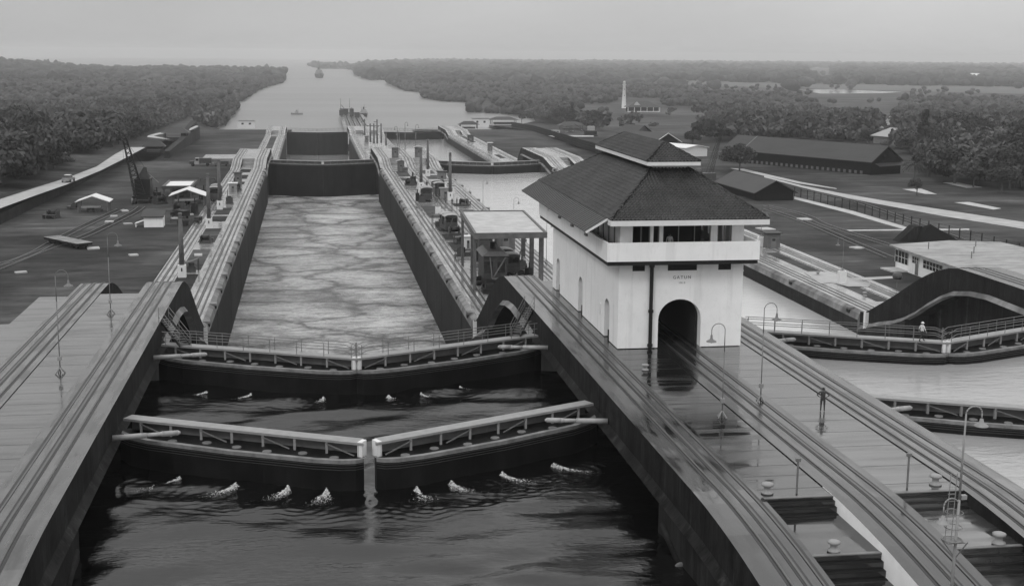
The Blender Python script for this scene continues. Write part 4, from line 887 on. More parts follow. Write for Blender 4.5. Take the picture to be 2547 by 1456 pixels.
def mule(x,y,z,rz,label,L=7.5,roof='machpale',s=1.,body='mach'):
    """towing locomotive: two end cabs with curved roofs, low hood between, wheels"""
    g=empty('towing_locomotive',(x,y,z),label,'locomotive','towing locomotives',rz)
    b=MB(); b.box(-1.2,1.2,-L/2,L/2,.5,1.2); b.obj('frame',body,g)
    b=MB(); b.box(-1.0,1.0,-L/2+2.0,L/2-2.0,1.2,2.0); b.lathe((0,0,2.0),[(0,.5),(.6,.45),(.7,0)],12); b.obj('winch_hood',body,g)
    for e in(-1,1):
        c=e*(L/2-1.1); b=MB()
        for sx in(-1,1):
            for sy in(-1,1): b.box(sx*1.1-.07,sx*1.1+.07,c+sy*1.0-.07,c+sy*1.0+.07,1.2,3.1)
        b.box(-1.15,1.15,c-1.05,c+1.05,1.2,1.95); b.box(-1.15,1.15,c-1.05,c+1.05,2.85,3.1); cab=b.obj('cab',body,g)
        b=MB(); b.box(-1.1,1.1,c-1.0,c-.98,1.95,2.85); b.box(-1.1,1.1,c+.98,c+1.0,1.95,2.85); b.box(-1.1,-1.08,c-.98,c+.98,1.95,2.85); b.box(1.08,1.1,c-.98,c+.98,1.95,2.85); b.obj('window','glass',cab)
        b=MB(); n=8
        pts=[(1.45*math.sin(t),3.1+.32*(math.cos(t)-math.cos(1.3))/(1-math.cos(1.3))) for t in np.linspace(-1.3,1.3,n)]
        for (xa,za),(xb,zb) in zip(pts,pts[1:]): b.add([(xa,c-1.35,za),(xb,c-1.35,zb),(xb,c+1.35,zb),(xa,c+1.35,za),(xa,c-1.35,za-.1),(xb,c-1.35,zb-.1),(xb,c+1.35,zb-.1),(xa,c+1.35,za-.1)],[(0,1,2,3),(4,7,6,5),(0,4,5,1),(2,6,7,3)])
        b.obj('cab_roof',roof,g)
    for sx in(-1,1):
        for yy in(-L/2+1.2,L/2-1.2): b=MB(); b.tube((sx*.68,yy,.45),(sx*.85,yy,.45),.42,.42,14); b.obj('wheel','black',g,True)
    return g
mule(29.9,315,-10.06,R(2),'towing locomotive with two curved pale roofs on the central wall between tall posts'); mule(-21.9,308,-10.06,R(-1),'towing locomotive with white curved roofs on the left wall among the posts')
mule(29.9,200.5,-10.06,R(3),'dark locomotive with a pale arched cab roof under the right half of the canopy')
mule(29.2,226,-10.06,R(3),'locomotive with a pale arched roof standing just behind the canopy')
mule(25.8,250,-10.06,R(6),'small work locomotive beside a sagging canvas shelter',5.5)
x,y=at(1067-18,508,-10)
mule(26.,302,-10.06,R(0),'small pale work trolley in front of the tall posts on the central wall',4.)
# covered crane under the canopy
g=empty('rail_crane',(25.9,188,-10.06),'big black boxy rail crane with a raised jib under the canopy','crane')
b=MB(); b.box(-1.6,1.6,-4.5,4.5,.6,1.5); b.box(-1.9,1.9,-3.2,-2.2,.4,.9); b.obj('chassis','black',g)
b=MB(); b.prism([(-1.7,-2.6),(1.7,-2.6),(1.7,3.6),(-1.7,3.6)],1.5,5.0); b.obj('house','mach',g)
b=MB(); b.add([(-2.0,-3.1,4.85),(2.,-3.1,4.85),(2.,4,4.85),(-2,4,4.85),(-1.1,-3.1,5.55),(1.1,-3.1,5.55),(1.1,4,5.55),(-1.1,4,5.55)],[(0,1,5,4),(1,2,6,5),(2,3,7,6),(3,0,4,7),(4,5,6,7),(0,3,2,1)]); b.obj('house_roof','steelmid',g)
b=MB(); b.lathe((0,0,5.5),[(.45,0),(.45,.9),(.5,1.0),(0,1.0)],12); b.obj('chimney','black',g,True)
b=MB(); b.bar((-.5,-2.9,1.6),(-.8,-2.8,4.7),.16); b.bar((-.3,-2.95,1.8),(1.5,-2.8,4.7),.16); b.bar((-.5,-3.0,1.6),(.4,-3.,1.6),.2); b.obj('jib_braces','steelmid',g)
b=MB(); b.box(-1.6,-.4,-2.66,-2.6,2.4,4.0); b.box(.3,1.4,-2.66,-2.6,2.4,4.0); b.obj('window','glass',g)
for sx in(-1,1):
    for yy in(-3,-1,1,3): b=MB(); b.tube((sx*.75,yy,.5),(sx*.95,yy,.5),.5,.5,14); b.obj('wheel','black',g,True)
b=MB(); b.box(-2.3,2.0,-6.6,-4.6,0,.7); b.box(-1.8,1.4,-6.2,-4.7,.7,1.3); b.obj('counterweight','black',g)
def person_pad(): pass
# canvas shelters
def shelter(x,y,z,wd,dp,h,label,m='mach',rz=0,roofm='corr'):
    g=empty('open_shelter',(x,y,z),label,'shelter','open canvas shelters',rz)
    for sx in(-1,1):
        for sy in(-1,1): b=MB(); b.tube((sx*wd*.46,sy*dp*.45,0),(sx*wd*.46,sy*dp*.45,h),.07,.07,6); b.obj('post',m,g)
    b=MB(); n=6
    for k in range(n):
        t0,t1=-1+2*k/n,-1+2*(k+1)/n; z0,z1=h-.25*(1-t0*t0)+.3*t0,h-.25*(1-t1*t1)+.3*t1
        b.add([(t0*wd*.5,-dp*.5,z0),(t1*wd*.5,-dp*.5,z1),(t1*wd*.5,dp*.5,z1),(t0*wd*.5,dp*.5,z0),(t0*wd*.5,-dp*.5,z0-.06),(t1*wd*.5,-dp*.5,z1-.06),(t1*wd*.5,dp*.5,z1-.06),(t0*wd*.5,dp*.5,z0-.06)],[(0,1,2,3),(4,7,6,5),(0,4,5,1),(2,6,7,3),(0,3,7,4),(1,5,6,2)])
    b.obj('canvas_roof',roofm,g); b=MB(); b.box(-wd*.3,wd*.3,-dp*.25,dp*.25,0,.9); b.box(-wd*.1,wd*.25,-dp*.2,dp*.1,.9,1.4); b.obj('crates','mach',g)
shelter(24.9,257,-10.06,3.4,2.6,2.6,'dark sagging canvas shelter left of the middle track, behind the small locomotive'); shelter(33.4,246,-10.06,4.,2.6,1.9,'low dark lean-to cover at the edge of the right grass plot'); shelter(-18.8,205.5,-10.06,2.6,2.,1.9,'small dark table-like shelter beside the nearest left post'); shelter(26.1,232,-10.06,2.6,2.,1.6,'low dark covered pump between the grass plots')
# machines and sheds on the left lawn
def lattice(mb,p,q,w0,w1,n,r=.07):
    p=Vector(p);q=Vector(q);d=(q-p).normalized(); a=d.cross(Vector((0,0,1))).normalized(); c=a.cross(d)
    prev=None
    for i in range(n+1):
        t=i/n; o=p+(q-p)*t; w_=(w0+(w1-w0)*t)/2; cs=[o+a*w_+c*w_,o-a*w_+c*w_,o-a*w_-c*w_,o+a*w_-c*w_]
        if prev:
            for k in range(4): mb.bar(prev[k],cs[k],r); mb.bar(prev[k],cs[(k+1)%4],r*.7)
        prev=cs
g=empty('mobile_crane',(-37.6,304,-10),'tall black lattice-jib crane on wheels standing on the left lawn','crane')
b=MB(); b.box(-2.2,2.2,-2,3.5,.8,1.6); b.obj('carriage','black',g)
b=MB(); b.prism([(-1.6,-1.6),(1.8,-1.6),(1.8,3),(-1.6,3)],1.6,5.4); b.add([(-1.2,-1.2,5.4),(1.4,-1.2,5.4),(1.4,2.6,5.4),(-1.2,2.6,5.4),(.2,.4,7.8),(.9,.4,7.8)],[(0,1,5,4),(1,2,5),(2,3,4,5),(3,0,4)]); b.obj('machinery_house','black',g)
b=MB(); lattice(b,(-.6,-1.8,1.8),(-3.2,-2.6,14.6),2.0,.7,13,.22); b.bar((-3.2,-2.6,14.6),(-3.5,-3.4,13.9),.3); b.obj('jib','black',g)
b=MB(); b.tube((.6,.5,7.6),(-3.1,-2.4,14.2),.03,.03,4); b.tube((-3.5,-3.4,14),(-3.5,-3.4,9.5),.025,.025,4); b.obj('cable','black',g)
b=MB(); b.bar((1.4,0,6.4),(3.4,.5,4.4),1.1,.1); b.obj('side_sheet','steel',g)
for x_,y_ in((-2.,-3.2),(-1.2,-3.6),(1.5,-2.2),(2.,3)): b=MB(); b.tube((x_-.18,y_,.65),(x_+.18,y_,.65),.62,.62,14); b.obj('wheel','steelmid' if x_==-2. else 'black',g,True)
def gable_shed(x,y,z,w_,d_,h_,rise,label,walls=None,roofm='trim',rz=0,junk=True,cat='shed',posts=True,name='shed'):
    g=empty(name,(x,y,z),label,cat,None,rz)
    b=MB(); W=w_/2+.5;D=d_/2+.5
    for s in(-1,1): b.add([(s*W,-D,h_-.15),(0,-D,h_+rise),(0,D,h_+rise),(s*W,D,h_-.15),(s*W,-D,h_-.3),(0,-D,h_+rise-.15),(0,D,h_+rise-.15),(s*W,D,h_-.3)],[(0,1,2,3),(4,7,6,5),(0,4,5,1),(2,6,7,3),(0,3,7,4)])
    b.obj('roof',roofm,g)
    if posts:
        for sx in(-1,1):
            for yy in(-d_/2,0,d_/2): b=MB(); b.box(sx*w_/2-.1,sx*w_/2+.1,yy-.1,yy+.1,0,h_); b.obj('post','pole',g)
    if walls:
        b=MB(); b.prism([(-w_/2,-d_/2),(w_/2,-d_/2),(w_/2,d_/2),(-w_/2,d_/2)],0,h_-.1)
        for yy in(-d_/2,d_/2): b.add([(-w_/2,yy,h_-.1),(w_/2,yy,h_-.1),(0,yy,h_+rise-.15)],[(0,1,2)])
        b.obj('wall',walls,g)
    if junk:
        b=MB(); random.seed(int(x*7)%97)
        for k in range(9): xx=random.uniform(-w_*.4,w_*.4);yy=random.uniform(-d_*.4,d_*.4);s=random.uniform(.3,.9); b.obox((xx,yy,s*.6),s,s*.8,s*.6,random.random()*3)
        b.obj('stacked_timber','mach',g); b=MB(); b.box(-w_*.4,w_*.25,-d_*.5,-d_*.3,1.0,1.3); b.obj('work_bench','steel',g)
    return g
gable_shed(-45.6,287,-10,6.,4.4,2.5,1.1,'open gabled shed with a white roof standing alone on the left lawn'); gable_shed(-27.3,300,-10,7,6,2.3,1.3,'larger open gabled shed with a white roof beside the left wall, dark inside')
g=empty('shed',(-30.8,318,-10),'square open shed with a dark-edged light flat roof behind the left crane','shed')
b=MB(); b.box(-3.2,3.2,-7,7,2.6,2.75); b.obj('roof','trim',g)
b=MB(); b.box(-3.4,3.4,-7.6,-6.9,2.35,3.0); b.box(-3.4,-2.9,-6.9,6.9,2.35,2.95); b.box(2.9,3.4,-6.9,6.9,2.35,2.95); b.box(-3.4,3.4,6.9,7.6,2.35,3.0); b.obj('roof_edge','mach',g)
for sx in(-3,0,3):
    for sy in(-6.8,6.8): b=MB(); b.box(sx-.15,sx+.15,sy-.15,sy+.15,0,2.4); b.obj('column','pole',g)
b=MB()
for k in range(7): b.obox((random.uniform(-2.4,2.4),random.uniform(-4,4),.7),.7,.9,.7,random.random()*3)
b.obj('stored_crates','mach',g)
g=empty('storage_hut',(-30.4,261,-10),'small white hut with a grey lean-to roof on the left lawn','hut')
b=MB(); b.box(-1.8,1.8,-1.5,1.5,0,2.0); b.obj('wall','white',g); b=MB(); b.add([(-2.3,-1.9,1.95),(2.0,-1.9,1.95),(2.0,1.9,2.8),(-2.3,1.9,2.8),(-2.3,-1.9,2.1),(2.0,-1.9,2.1),(2.0,1.9,2.95),(-2.3,1.9,2.95)],[(0,3,2,1),(4,5,6,7),(0,1,5,4),(1,2,6,5),(2,3,7,6),(3,0,4,7)]); b.obj('roof','shedroof',g)
b=MB(); b.add([(-1.85,-1,1.3),(-1.85,1,1.3),(-3.6,1,.7),(-3.6,-1,.7),(-1.85,-1,1.2),(-1.85,1,1.2),(-3.6,1,.6),(-3.6,-1,.6)],[(0,1,2,3),(4,7,6,5),(2,6,7,3),(0,3,7,4),(1,5,6,2)]); b.box(-3.5,-3.3,-.9,.9,0,.6); b.obj('lean_to','trim',g)
def truck(x,y,z,rz,label,s=1.,cabm='machpale',body='mach',cat='truck',L=6.2):
    g=empty('parked_truck',(x,y,z),label,cat,'parked vehicles',rz)
    b=MB(); b.add([(-L/2,-1,.6),(-L/2+1.3,-1,.6),(-L/2+1.3,-1,1.5),(-L/2+.1,-1,1.35),(-L/2,1,.6),(-L/2+1.3,1,.6),(-L/2+1.3,1,1.5),(-L/2+.1,1,1.35)],[(0,1,2,3),(4,7,6,5),(0,3,7,4),(3,2,6,7)]); b.obj('bonnet',body,g)
    b=MB(); b.add([(-L/2+1.3,-1,.6),(-L/2+2.7,-1,.6),(-L/2+2.7,-1,2.3),(-L/2+1.7,-1,2.25),(-L/2+1.3,1,.6),(-L/2+2.7,1,.6),(-L/2+2.7,1,2.3),(-L/2+1.7,1,2.25)],[(0,1,2,3),(4,7,6,5),(0,3,7,4),(3,2,6,7),(1,5,6,2)]); b.obj('cab',cabm,g)
    b=MB(); b.box(-L/2+1.75,-L/2+2.6,-1.02,-1.0,1.5,2.1); b.box(-L/2+1.75,-L/2+2.6,1.0,1.02,1.5,2.1); b.obj('window','glass',g)
    b=MB(); b.box(-L/2+2.8,L/2,-1.1,1.1,.8,2.2); b.obj('load_box',body,g)
    for wx in(-L/2+1,L/2-1.2):
        for sy in(-1,1): b=MB(); b.tube((wx,sy*.85,.45),(wx,sy*1.08,.45),.45,.45,14); b.obj('wheel','black',g,True)
    g.scale=(s,s,s); return g
truck(-32.8,402.5,-10,R(2),'dark truck with a pale cab top parked by the concrete platform on the left lawn',1.05); truck(-26.7,401.5,-10,R(3),'smaller dark vehicle parked just right of the truck on the left lawn',.7,'mach')
truck(-25.2,262,-10,R(-60),'dark handcart-like machine with a pale top beside the left strip',.5,'mach','black','cart')
truck(-26.8,274,-10,R(-50),'black steam-roller-like machine parked left of the second tall post',.75,'black','black','machine'); truck(-22.6,266.,-10,R(80),'small black engine left of the second tall post, nearer the track',.5,'black','black','machine')
g=empty('flat_wagon',(-42.2,235.5,-10),'long flat railway wagon with a pale deck on the curved track of the lawn','wagon',None,R(38))
b=MB(); b.box(-1.5,1.5,-6,6,1.0,1.12); b.obj('deck','deck',g); b=MB(); b.box(-1.35,1.35,-5.9,5.9,.7,.99); b.obj('frame','black',g)
for yy in(-4,4):
    b=MB(); b.box(-1.,1.,yy-1.1,yy+1.1,.35,.69); b.obj('bogie','black',g)
    for sx in(-1,1):
        for k in(-.7,.7): b=MB(); b.tube((sx*.7,yy+k,.42),(sx*.85,yy+k,.42),.4,.4,12); b.obj('wheel','black',g,True)
# curved railway lines on the lawns
def rail_track(pts,z,label,gauge=1.5,bed=True,name='railway_track'):
    g=empty(name,(0,0,0),label,'railway track'); P=[Vector((x,y,0)) for x,y in pts]; r=MB(); s=MB(); acc=0
    for a,b in zip(P,P[1:]):
        d=(b-a).normalized(); n=Vector((-d.y,d.x,0))
        for k in(-1,1): r.bar(a+n*k*gauge/2+Vector((0,0,z+.12)),b+n*k*gauge/2+Vector((0,0,z+.12)),.1,.14)
        L_=(b-a).length; m=int(L_/.9)
        for i in range(m): c=a+d*(i*.9)+Vector((0,0,z+.03)); s.bar(c-n*1.2,c+n*1.2,.25,.08)
    r.obj('rails','steelmid',g); s.obj('sleepers','rough',g)
def curve(pts,n=8):
    out=[]; P=[Vector((p[0],p[1],0)) for p in pts]; P=[P[0]*2-P[1]]+P+[P[-1]*2-P[-2]]
    for i in range(1,len(P)-2):
        for k in range(n):
            t=k/n;a,b,c,d=P[i-1:i+3]; q=.5*((2*b)+(c-a)*t+(2*a-5*b+4*c-d)*t*t+(3*b-a-3*c+d)*t**3); out.append((q.x,q.y))
    out.append((P[-2].x,P[-2].y)); return out
rail_track(curve([at(-60,690,-10),at(110,622,-10),at(205,590,-10),at(270,560,-10),at(330,530,-10),at(352,515,-10)]),-10,'curved railway track crossing the left lawn under the flat wagon')
rail_track(curve([at(-60,672,-10),at(60,640,-10),at(150,592,-10),at(230,552,-10),at(300,520,-10)]),-10.03,'fainter second track on the left lawn behind the flat wagon')
rail_track(curve([at(1905,520,-10),at(2010,556,-10),at(2110,598,-10),at(2215,642,-10)]),-10,'railway track crossing the right lawn towards the low white building')
rail_track(curve([at(1905,512,-10),at(2000,535,-10),at(2060,562,-10),at(2218,612,-10)],6),-10.03,'second track diverging across the right lawn')
rail_track(curve([at(2000,472,-10),at(2120,500,-10),at(2250,545,-10),at(2390,597,-10)]),-9.98,'railway track along the foot of the post fence on the right')
# light slabs scattered over the lawns
for i,(px,py,w_,d_) in enumerate([(372,712-270,1.5,.6)]): pass
for i,(px,py,w_,d_) in enumerate([(318,557,1.2,.5),(438,543,1.4,.7),(460,520,1,.5),(470,534,1.3,.6),(493,635,.9,.9),(332,635,1.0,.7),(232,618,1.6,1.1),(283,538,1,.6),(272,552,1.2,.9),(310,525,1,1),(52,678,1.3,.5),(2000,546,2,1.4),(2130,617,1.4,1),(1903,570,2.4,1.6),(2228,672,3,2)]):
    x,y=at(px,py,-10); b=MB(); b.obox((0,0,.12),w_/2+.2,d_,.12,random.random()*.4,None); o=b.obj('concrete_slab','sand'); o.location=(x,y,-10.02); tag(o,'flat pale concrete slab lying in the grass of the lawns','slab','pale slabs in the grass')
# ================================================================ low white building, right
g=empty('workshop',(95,192,-10),'low white building with a broad pale flat roof beside the curved girder','building')
P0=at(2273,683,-10); P1=at(2243,660,-10)
b=MB(); bx0=P0[0];by0=P0[1]
ca=at(2274,683,-10)
x0_,y0_=ca; 
b=MB(); arch_wall(b,(x0_,y0_-.0,-9.99),(.06,1,0),(1,0,0),8,0,3.6,[],.2); b.prism([(x0_+.02,y0_+6.4),(x0_+.02,y0_-32),(x0_+18.5,y0_-32),(x0_+18.5,y0_+7.5),(x0_+11,y0_+9.5)],-10,-6.5,'white') ; put(b,'wall',None,g)
def face_win(k0,w_,z0,z1,n):
    # windows on the west and south faces
    b=MB(); q=MB(); y=y0_+k0
    b.box(x0_-.05,x0_+.06,y,y+w_,z0,z1); put(b,'window','glass',g)
    q.box(x0_-.1,x0_-.04,y-.06,y,z0-.06,z1+.06); q.box(x0_-.1,x0_-.04,y+w_,y+w_+.06,z0-.06,z1+.06)
    for i in range(1,n): q.box(x0_-.1,x0_-.04,y+w_*i/n-.04,y+w_*i/n+.04,z0,z1)
    q.box(x0_-.1,x0_-.04,y,y+w_,(z0+z1)/2-.03,(z0+z1)/2+.03); put(q,'window_frame','trim',g)
face_win(2.5,4.6,-8.9,-7.0,4); face_win(-1.2,2.2,-8.2,-7.2,3); face_win(-9,6.2,-8.4,-7.2,6); face_win(-17,6.2,-8.4,-7.2,6)
b=MB(); b.box(x0_-.06,x0_+.05,y0_-1.1,y0_-.1,-9.9,-7.8) ; put(b,'door','steelmid',g)
rfp=[at(2212,608,-6.3),at(2250,612,-6.3),at(2330,632,-6.3),at(2395,652,-6.3)]
b=MB(); A_=at(2213,611,-6.3); Bk=at(2395,600,-6.3); 
b.prism([(91.6,197.9),(91.4,188),(91.4,157),(112.5,157),(112.4,190),(111.4,199.1),(103.7,201.7)],-6.5,lambda x,y:-6.25); put(b,'roof','paleroof',g)
b=MB(); 
for a_,c_ in(((2488,622),(2546,640)),):
    pass
for k in range(7):
    xx=x0_+9+k*2.2; yy=y0_-18-k*.4; zz=-6.0; b.tube((xx,yy,zz),(xx,yy,zz+1.1),.04,.04,5)
    if k: b.tube((xx-2.2,yy+.4,zz+1.1),(xx,yy,zz+1.1),.035,.035,5); b.tube((xx-2.2,yy+.4,zz+.6),(xx,yy,zz+.6),.035,.035,5)
put(b,'roof_railing','steelmid',g)
b=MB()
for k,(dx,dy) in enumerate([(3,2),(8,-3),(12,4),(5,-8),(16,-6)]): b=MB(); b.tube((x0_+dx,y0_+dy,-6.27),(x0_+dx,y0_+dy,-5.2),.08,.08,6); put(b,'roof_vent','steelmid',g)
# pyramid-roofed dark hut and white wedge behind it
x,y=at(2335,605,-9.6); g=empty('hut',(x+2,y+8,-12.4),'dark pyramid-roofed hut peeping over the flat pale roof','hut'); b=MB(); b.box(-3.2,3.2,-3.2,3.2,0,2.6); b.obj('wall','shed',g); b=MB(); b.add([(-4.3,-4.3,2.4),(4.3,-4.3,2.4),(4.3,4.3,2.4),(-4.3,4.3,2.4),(0,0,5.3)],[(0,1,4),(1,2,4),(2,3,4),(3,0,4),(0,3,2,1)]); b.obj('roof','shed',g)
x,y=at(2240,600,-10); b=MB(); b.add([(-2.,-.9,0),(1.6,-.9,0),(2.6,-.9,2.9),(1.2,-.9,2.9),(-2,1.6,0),(1.6,1.6,0),(2.6,1.6,2.9),(1.2,1.6,2.9)],[(0,1,2,3),(4,7,6,5),(0,3,7,4),(1,5,6,2),(3,2,6,7)]); o=b.obj('retaining_block','wallmid'); o.location=(x+1,y,-10.02); tag(o,'sloping grey concrete block at the end of the two lawn tracks','block')
for i,(pa,pb,w_) in enumerate([((2125,748-30),(2245,688+0),.8),((2110,571),(2410,571),.35)][0:0]): pass
for lab,pts,z in (('long white kerb running from the right wall towards the low white building',[(2110,691),(2244,685),(2244,690),(2112,698)],-9.97),('white paved apron around the plinth of the right-hand lamp',[(2000,677),(2070,675),(2110,690),(2166,704),(2160,712),(2110,712),(2066,702),(2040,705)],-9.96)):
    b=MB(); b.sheet([at(px,py,z) for px,py in pts],z); o=b.obj('path','road'); tag(o,kind='structure')
# life buoy stand
x,y=at(2172,716,-10); g=empty('equipment_stand',(x+3.6,y,-10.0),'dark round box on a stalk beside the right wall track','stand'); b=MB(); b.tube((0,0,0),(0,0,1.4),.06,.06,6); b.obj('stalk','steelmid',g); b=MB(); b.lathe((0,0,1.2),[(0,0),(.6,.1),(.75,.5),(.6,.95),(0,1.05)],12); b.obj('drum','mach',g,True)

# winches, pumps and tool racks along the walls
def winch(x,y,rz,label,k,s_=1.):
    g=empty('winch',(x,y,-10.05),label,'machine','winches and pumps along the walls',rz); g.scale=(s_,)*3
    b=MB(); b.box(-1.,1.,-.7,.7,0,.35); b.box(-.9,-.7,-.6,.6,.35,1.3); b.box(.7,.9,-.6,.6,.35,1.3); b.obj('frame','mach',g)
    b=MB(); b.tube((-.7,0,.95),(.7,0,.95),.42,.42,12); b.tube((-.72,0,.95),(-.6,0,.95),.6,.6,12); b.tube((.6,0,.95),(.72,0,.95),.6,.6,12); b.obj('drum','black',g,True)
    b=MB()
    if k==0: b.bar((-.8,.5,1.2),(-.2,.3,2.7),.14); b.bar((-.2,.3,2.7),(1.3,.1,2.9),.1)
    elif k==1: b.box(-.4,.5,.5,1.3,.2,1.9); b.tube((0,.9,1.9),(0,.9,2.7),.12,.1,8)
    else: b.box(-1.2,1.2,-1.6,-.8,.6,.75); b.box(-1.1,-1.,-1.5,-.9,0,.6); b.box(1.,1.1,-1.5,-.9,0,.6)
    b.obj('boom' if k==0 else 'boiler' if k==1 else 'tool_bench','mach' if k!=1 else 'black',g)
for i,(x,y,k,s_,lab) in enumerate([(26.2,243,0,1.2,'dark winch with a bent boom just ahead of the small work locomotive'),(24.6,218,2,1.,'dark winch with a bench left of the canopy cabinet'),(27.,213,1,1.1,'dark pump with a boiler at the left rear of the canopy'),(31.4,193,1,1.,'dark pump standing between the locomotives under the canopy'),(32.3,203.5,0,1.,'dark winch by the right rear column of the canopy'),(23.9,189.5,2,.9,'dark winch beside the left canopy columns'),
    (24.8,300,1,1.1,'dark pump left of the pale trolley between the tall posts'),(33.6,292,2,1.1,'dark winch right of the thick tall post'),(34.,336,0,1.2,'dark winch with a boom right of the two-roofed locomotive'),(25.,339,1,1.2,'dark pump left of the one-armed tall post'),
    (-18.6,330,1,1.1,'dark pump behind the third post on the left wall'),(-18.4,300,0,1.1,'dark winch with a boom right of the white-roofed locomotive on the left wall'),(-18.9,237,2,1.,'dark winch on the left wall between the first two posts'),(-25.4,281,1,1.3,'black boiler between the open gabled shed and the left strip'),(-28.,286,0,1.3,'black winch in front of the larger open gabled shed'),(-33.5,300,1,1.4,'black boiler beside the foot of the tall lattice crane'),(-36.,312,0,1.3,'black winch behind the tall lattice crane'),(-24.7,309,1,1.3,'black boiler left of the white-roofed locomotive'),(-50.5,292,2,.9,'low dark winch left of the lone gabled shed'),(-52,276,2,1.2,'dark low frame lying on the lawn left of the lone gabled shed')]):
    winch(x,y,i*1.3,lab,k,s_)
# ================================================================ land
def gE(y): return float(np.interp(y,[0,400,430,470,560,700,760,860,960,1050,1300,14000],[-10,-10,-10.3,-12,-15.5,-18.7,-20,-23.5,-27.5,-28.6,-29.2,-29.5]))
def hill(x,y):
    h=66*ss(150,1100,-x-.10*(y-600))*ss(650,1900,y)
    return h*(1+.25*math.sin(x*.006+1)+.2*math.sin(y*.005+x*.003)+.16*math.sin(x*.017)+.1*math.sin(x*.041+y*.01))
def gW(x,y): return float(np.interp(y,[0,300,430,560,720,860,950,14000],[-8,-7.5,-9,-13,-20,-26,-29,-29.5]))+hill(x,y)
SHW=[at(px,py,SEA) for px,py in [(540,319),(560,305),(592,271),(573,262),(604,250),(620,240),(640,225),(668,215),(700,207),(709,198),(700,192)]]
wl_poly=SHW+[(-200,3900),(-3000,4200),(-3000,200),(-66,200),(-66,900)]
b=MB(); b.sheet(wl_poly,SEA+.6); tag(b.obj('ground','rough'),kind='structure')
def grid(x0s,ys,zf,name,m):
    vs=[];n=len(x0s[0]); fs=[]
    for j,y in enumerate(ys):
        for x in x0s[j]: vs.append((x,y,zf(x,y)))
    for j in range(len(ys)-1):
        for i in range(n-1): a=j*n+i; fs.append((a,a+1,a+n+1,a+n))
    q=MB(); q.add(vs,fs); return tag(q.obj(name,m,None,True),kind='structure')
def shoreW(y): return float(np.interp(y,[p[1] for p in sorted(SHW,key=lambda p:p[1])],[p[0] for p in sorted(SHW,key=lambda p:p[1])]))
ys=[180*1.035**k for k in range(92)]
rows=[]
for y in ys:
    xe=-62. if y<960 else shoreW(y)-4
    rows.append([xe-(3200)*(i/46)**2.2 for i in range(47)])
grid(rows,ys,lambda x,y:max(gW(x,y),SEA+.5) if y<3900 else SEA+1,'ground','rough')
# mown lawn of the left bank: flat by the first chamber, falling to the sea end
def zlawn(y): return float(np.interp(y,[0,409,425,470,700,760,900,940,960],[-10,-10,-10.4,-18.7,-18.9,-20,-27,-29.6,-31.5]))
def lawn(x0f,x1f,y0,y1,n,name='ground',m='grass'):
    vs=[];fs=[];ys=sorted(set([y0+(y1-y0)*i/n for i in range(n+1)]+[y for y in(409,425,470,760,900) if y0<y<y1]))
    for y in ys: vs+=[(x0f(y),y,zlawn(y)),(x1f(y),y,zlawn(y))]
    for i in range(len(ys)-1): a=2*i; fs.append((a,a+1,a+3,a+2))
    q=MB(); q.add(vs,fs); return tag(q.obj(name,m),kind='structure')
lawn(lambda y:-62.5,lambda y:-23.4 if y<755 else -13.5,116,960,60)
lawn(lambda y:83.9 if y<755 else 72,lambda y:float(np.interp(y,[0,430,470,860,960],[119,119,122,133,140])),100,960,60)
# right bank land: precise shore sheet plus near ground
SHE=[at(px,py,SEA) for px,py in [(1303,309),(1331,303),(1323,290.4),(1249,283),(1171,278.5),(1165,269.5),(1183,257.5),(1150,254),(1100,251.5),(1055,244),(1047,240),(1060,231),(1030,228),(1007,226),(990,219),(980,213),(975,207),(995,204),(980,201),(950,199),(920,199),(905,194),(886,184),(892,176)]]
EASTLAND=SHE+[(at(900,168,SEA)[0],at(900,168,SEA)[1]),(700,9000),(13900,13300),(13900,820),(133,930)]
b=MB(); b.sheet(EASTLAND,SEA+.6); tag(b.obj('ground','rough'),kind='structure')
ys=[150*1.04**k for k in range(50)]
grid([[118.9+(0 if y<470 else (y-470)*.028)+1400*(i/40)**2 for i in range(41)] for y in ys],ys,lambda x,y:gE(y)+.4*math.sin(x*.02)*ss(130,200,x) if y<960 else gE(y)-2.2,'ground','grass')
for pts in ([(760,163),(900,167),(905,173),(800,172)],[(862,173),(880,169),(1000,171),(900,177)]):
    b=MB(); b.sheet([at(px,py,SEA) for px,py in pts],SEA+.7); tag(b.obj('ground','rough'),kind='structure')
def patch(pts,z,m,name='path'):
    P=[at(px,py,z) for px,py in pts]; b=MB(); b.sheet(P,z); return tag(b.obj(name,m),kind='structure')
# ponds and open marsh on the far right bank
patch([(1440,205),(1500,206),(1600,210),(1602,213),(1500,211),(1442,209)],SEA+.9,'w_smooth','water'); patch([(1350,210),(1400,211),(1420,215),(1360,214)],SEA+.9,'w_smooth','water')
patch([(1968,222),(2100,223),(2246,229),(2200,232),(2040,233),(2010,228)],SEA+.9,'w_smooth','water')
patch([(2430,204),(2546,203),(2546,207),(2440,209)],SEA+.9,'w_smooth','water'); patch([(2335,323-60),(2370,262),(2372,266),(2340,267)],-29,'w_smooth','water')
patch([(1230,198),(1440,202),(1640,208),(1800,214),(1970,219),(2240,226),(2640,236),(2640,218),(2000,208),(1700,200),(1350,195)],SEA+.8,'leafpale','ground')
patch([(960,157),(1130,155),(1135,157),(970,159.5)],SEA+.5,'w_smooth','water')
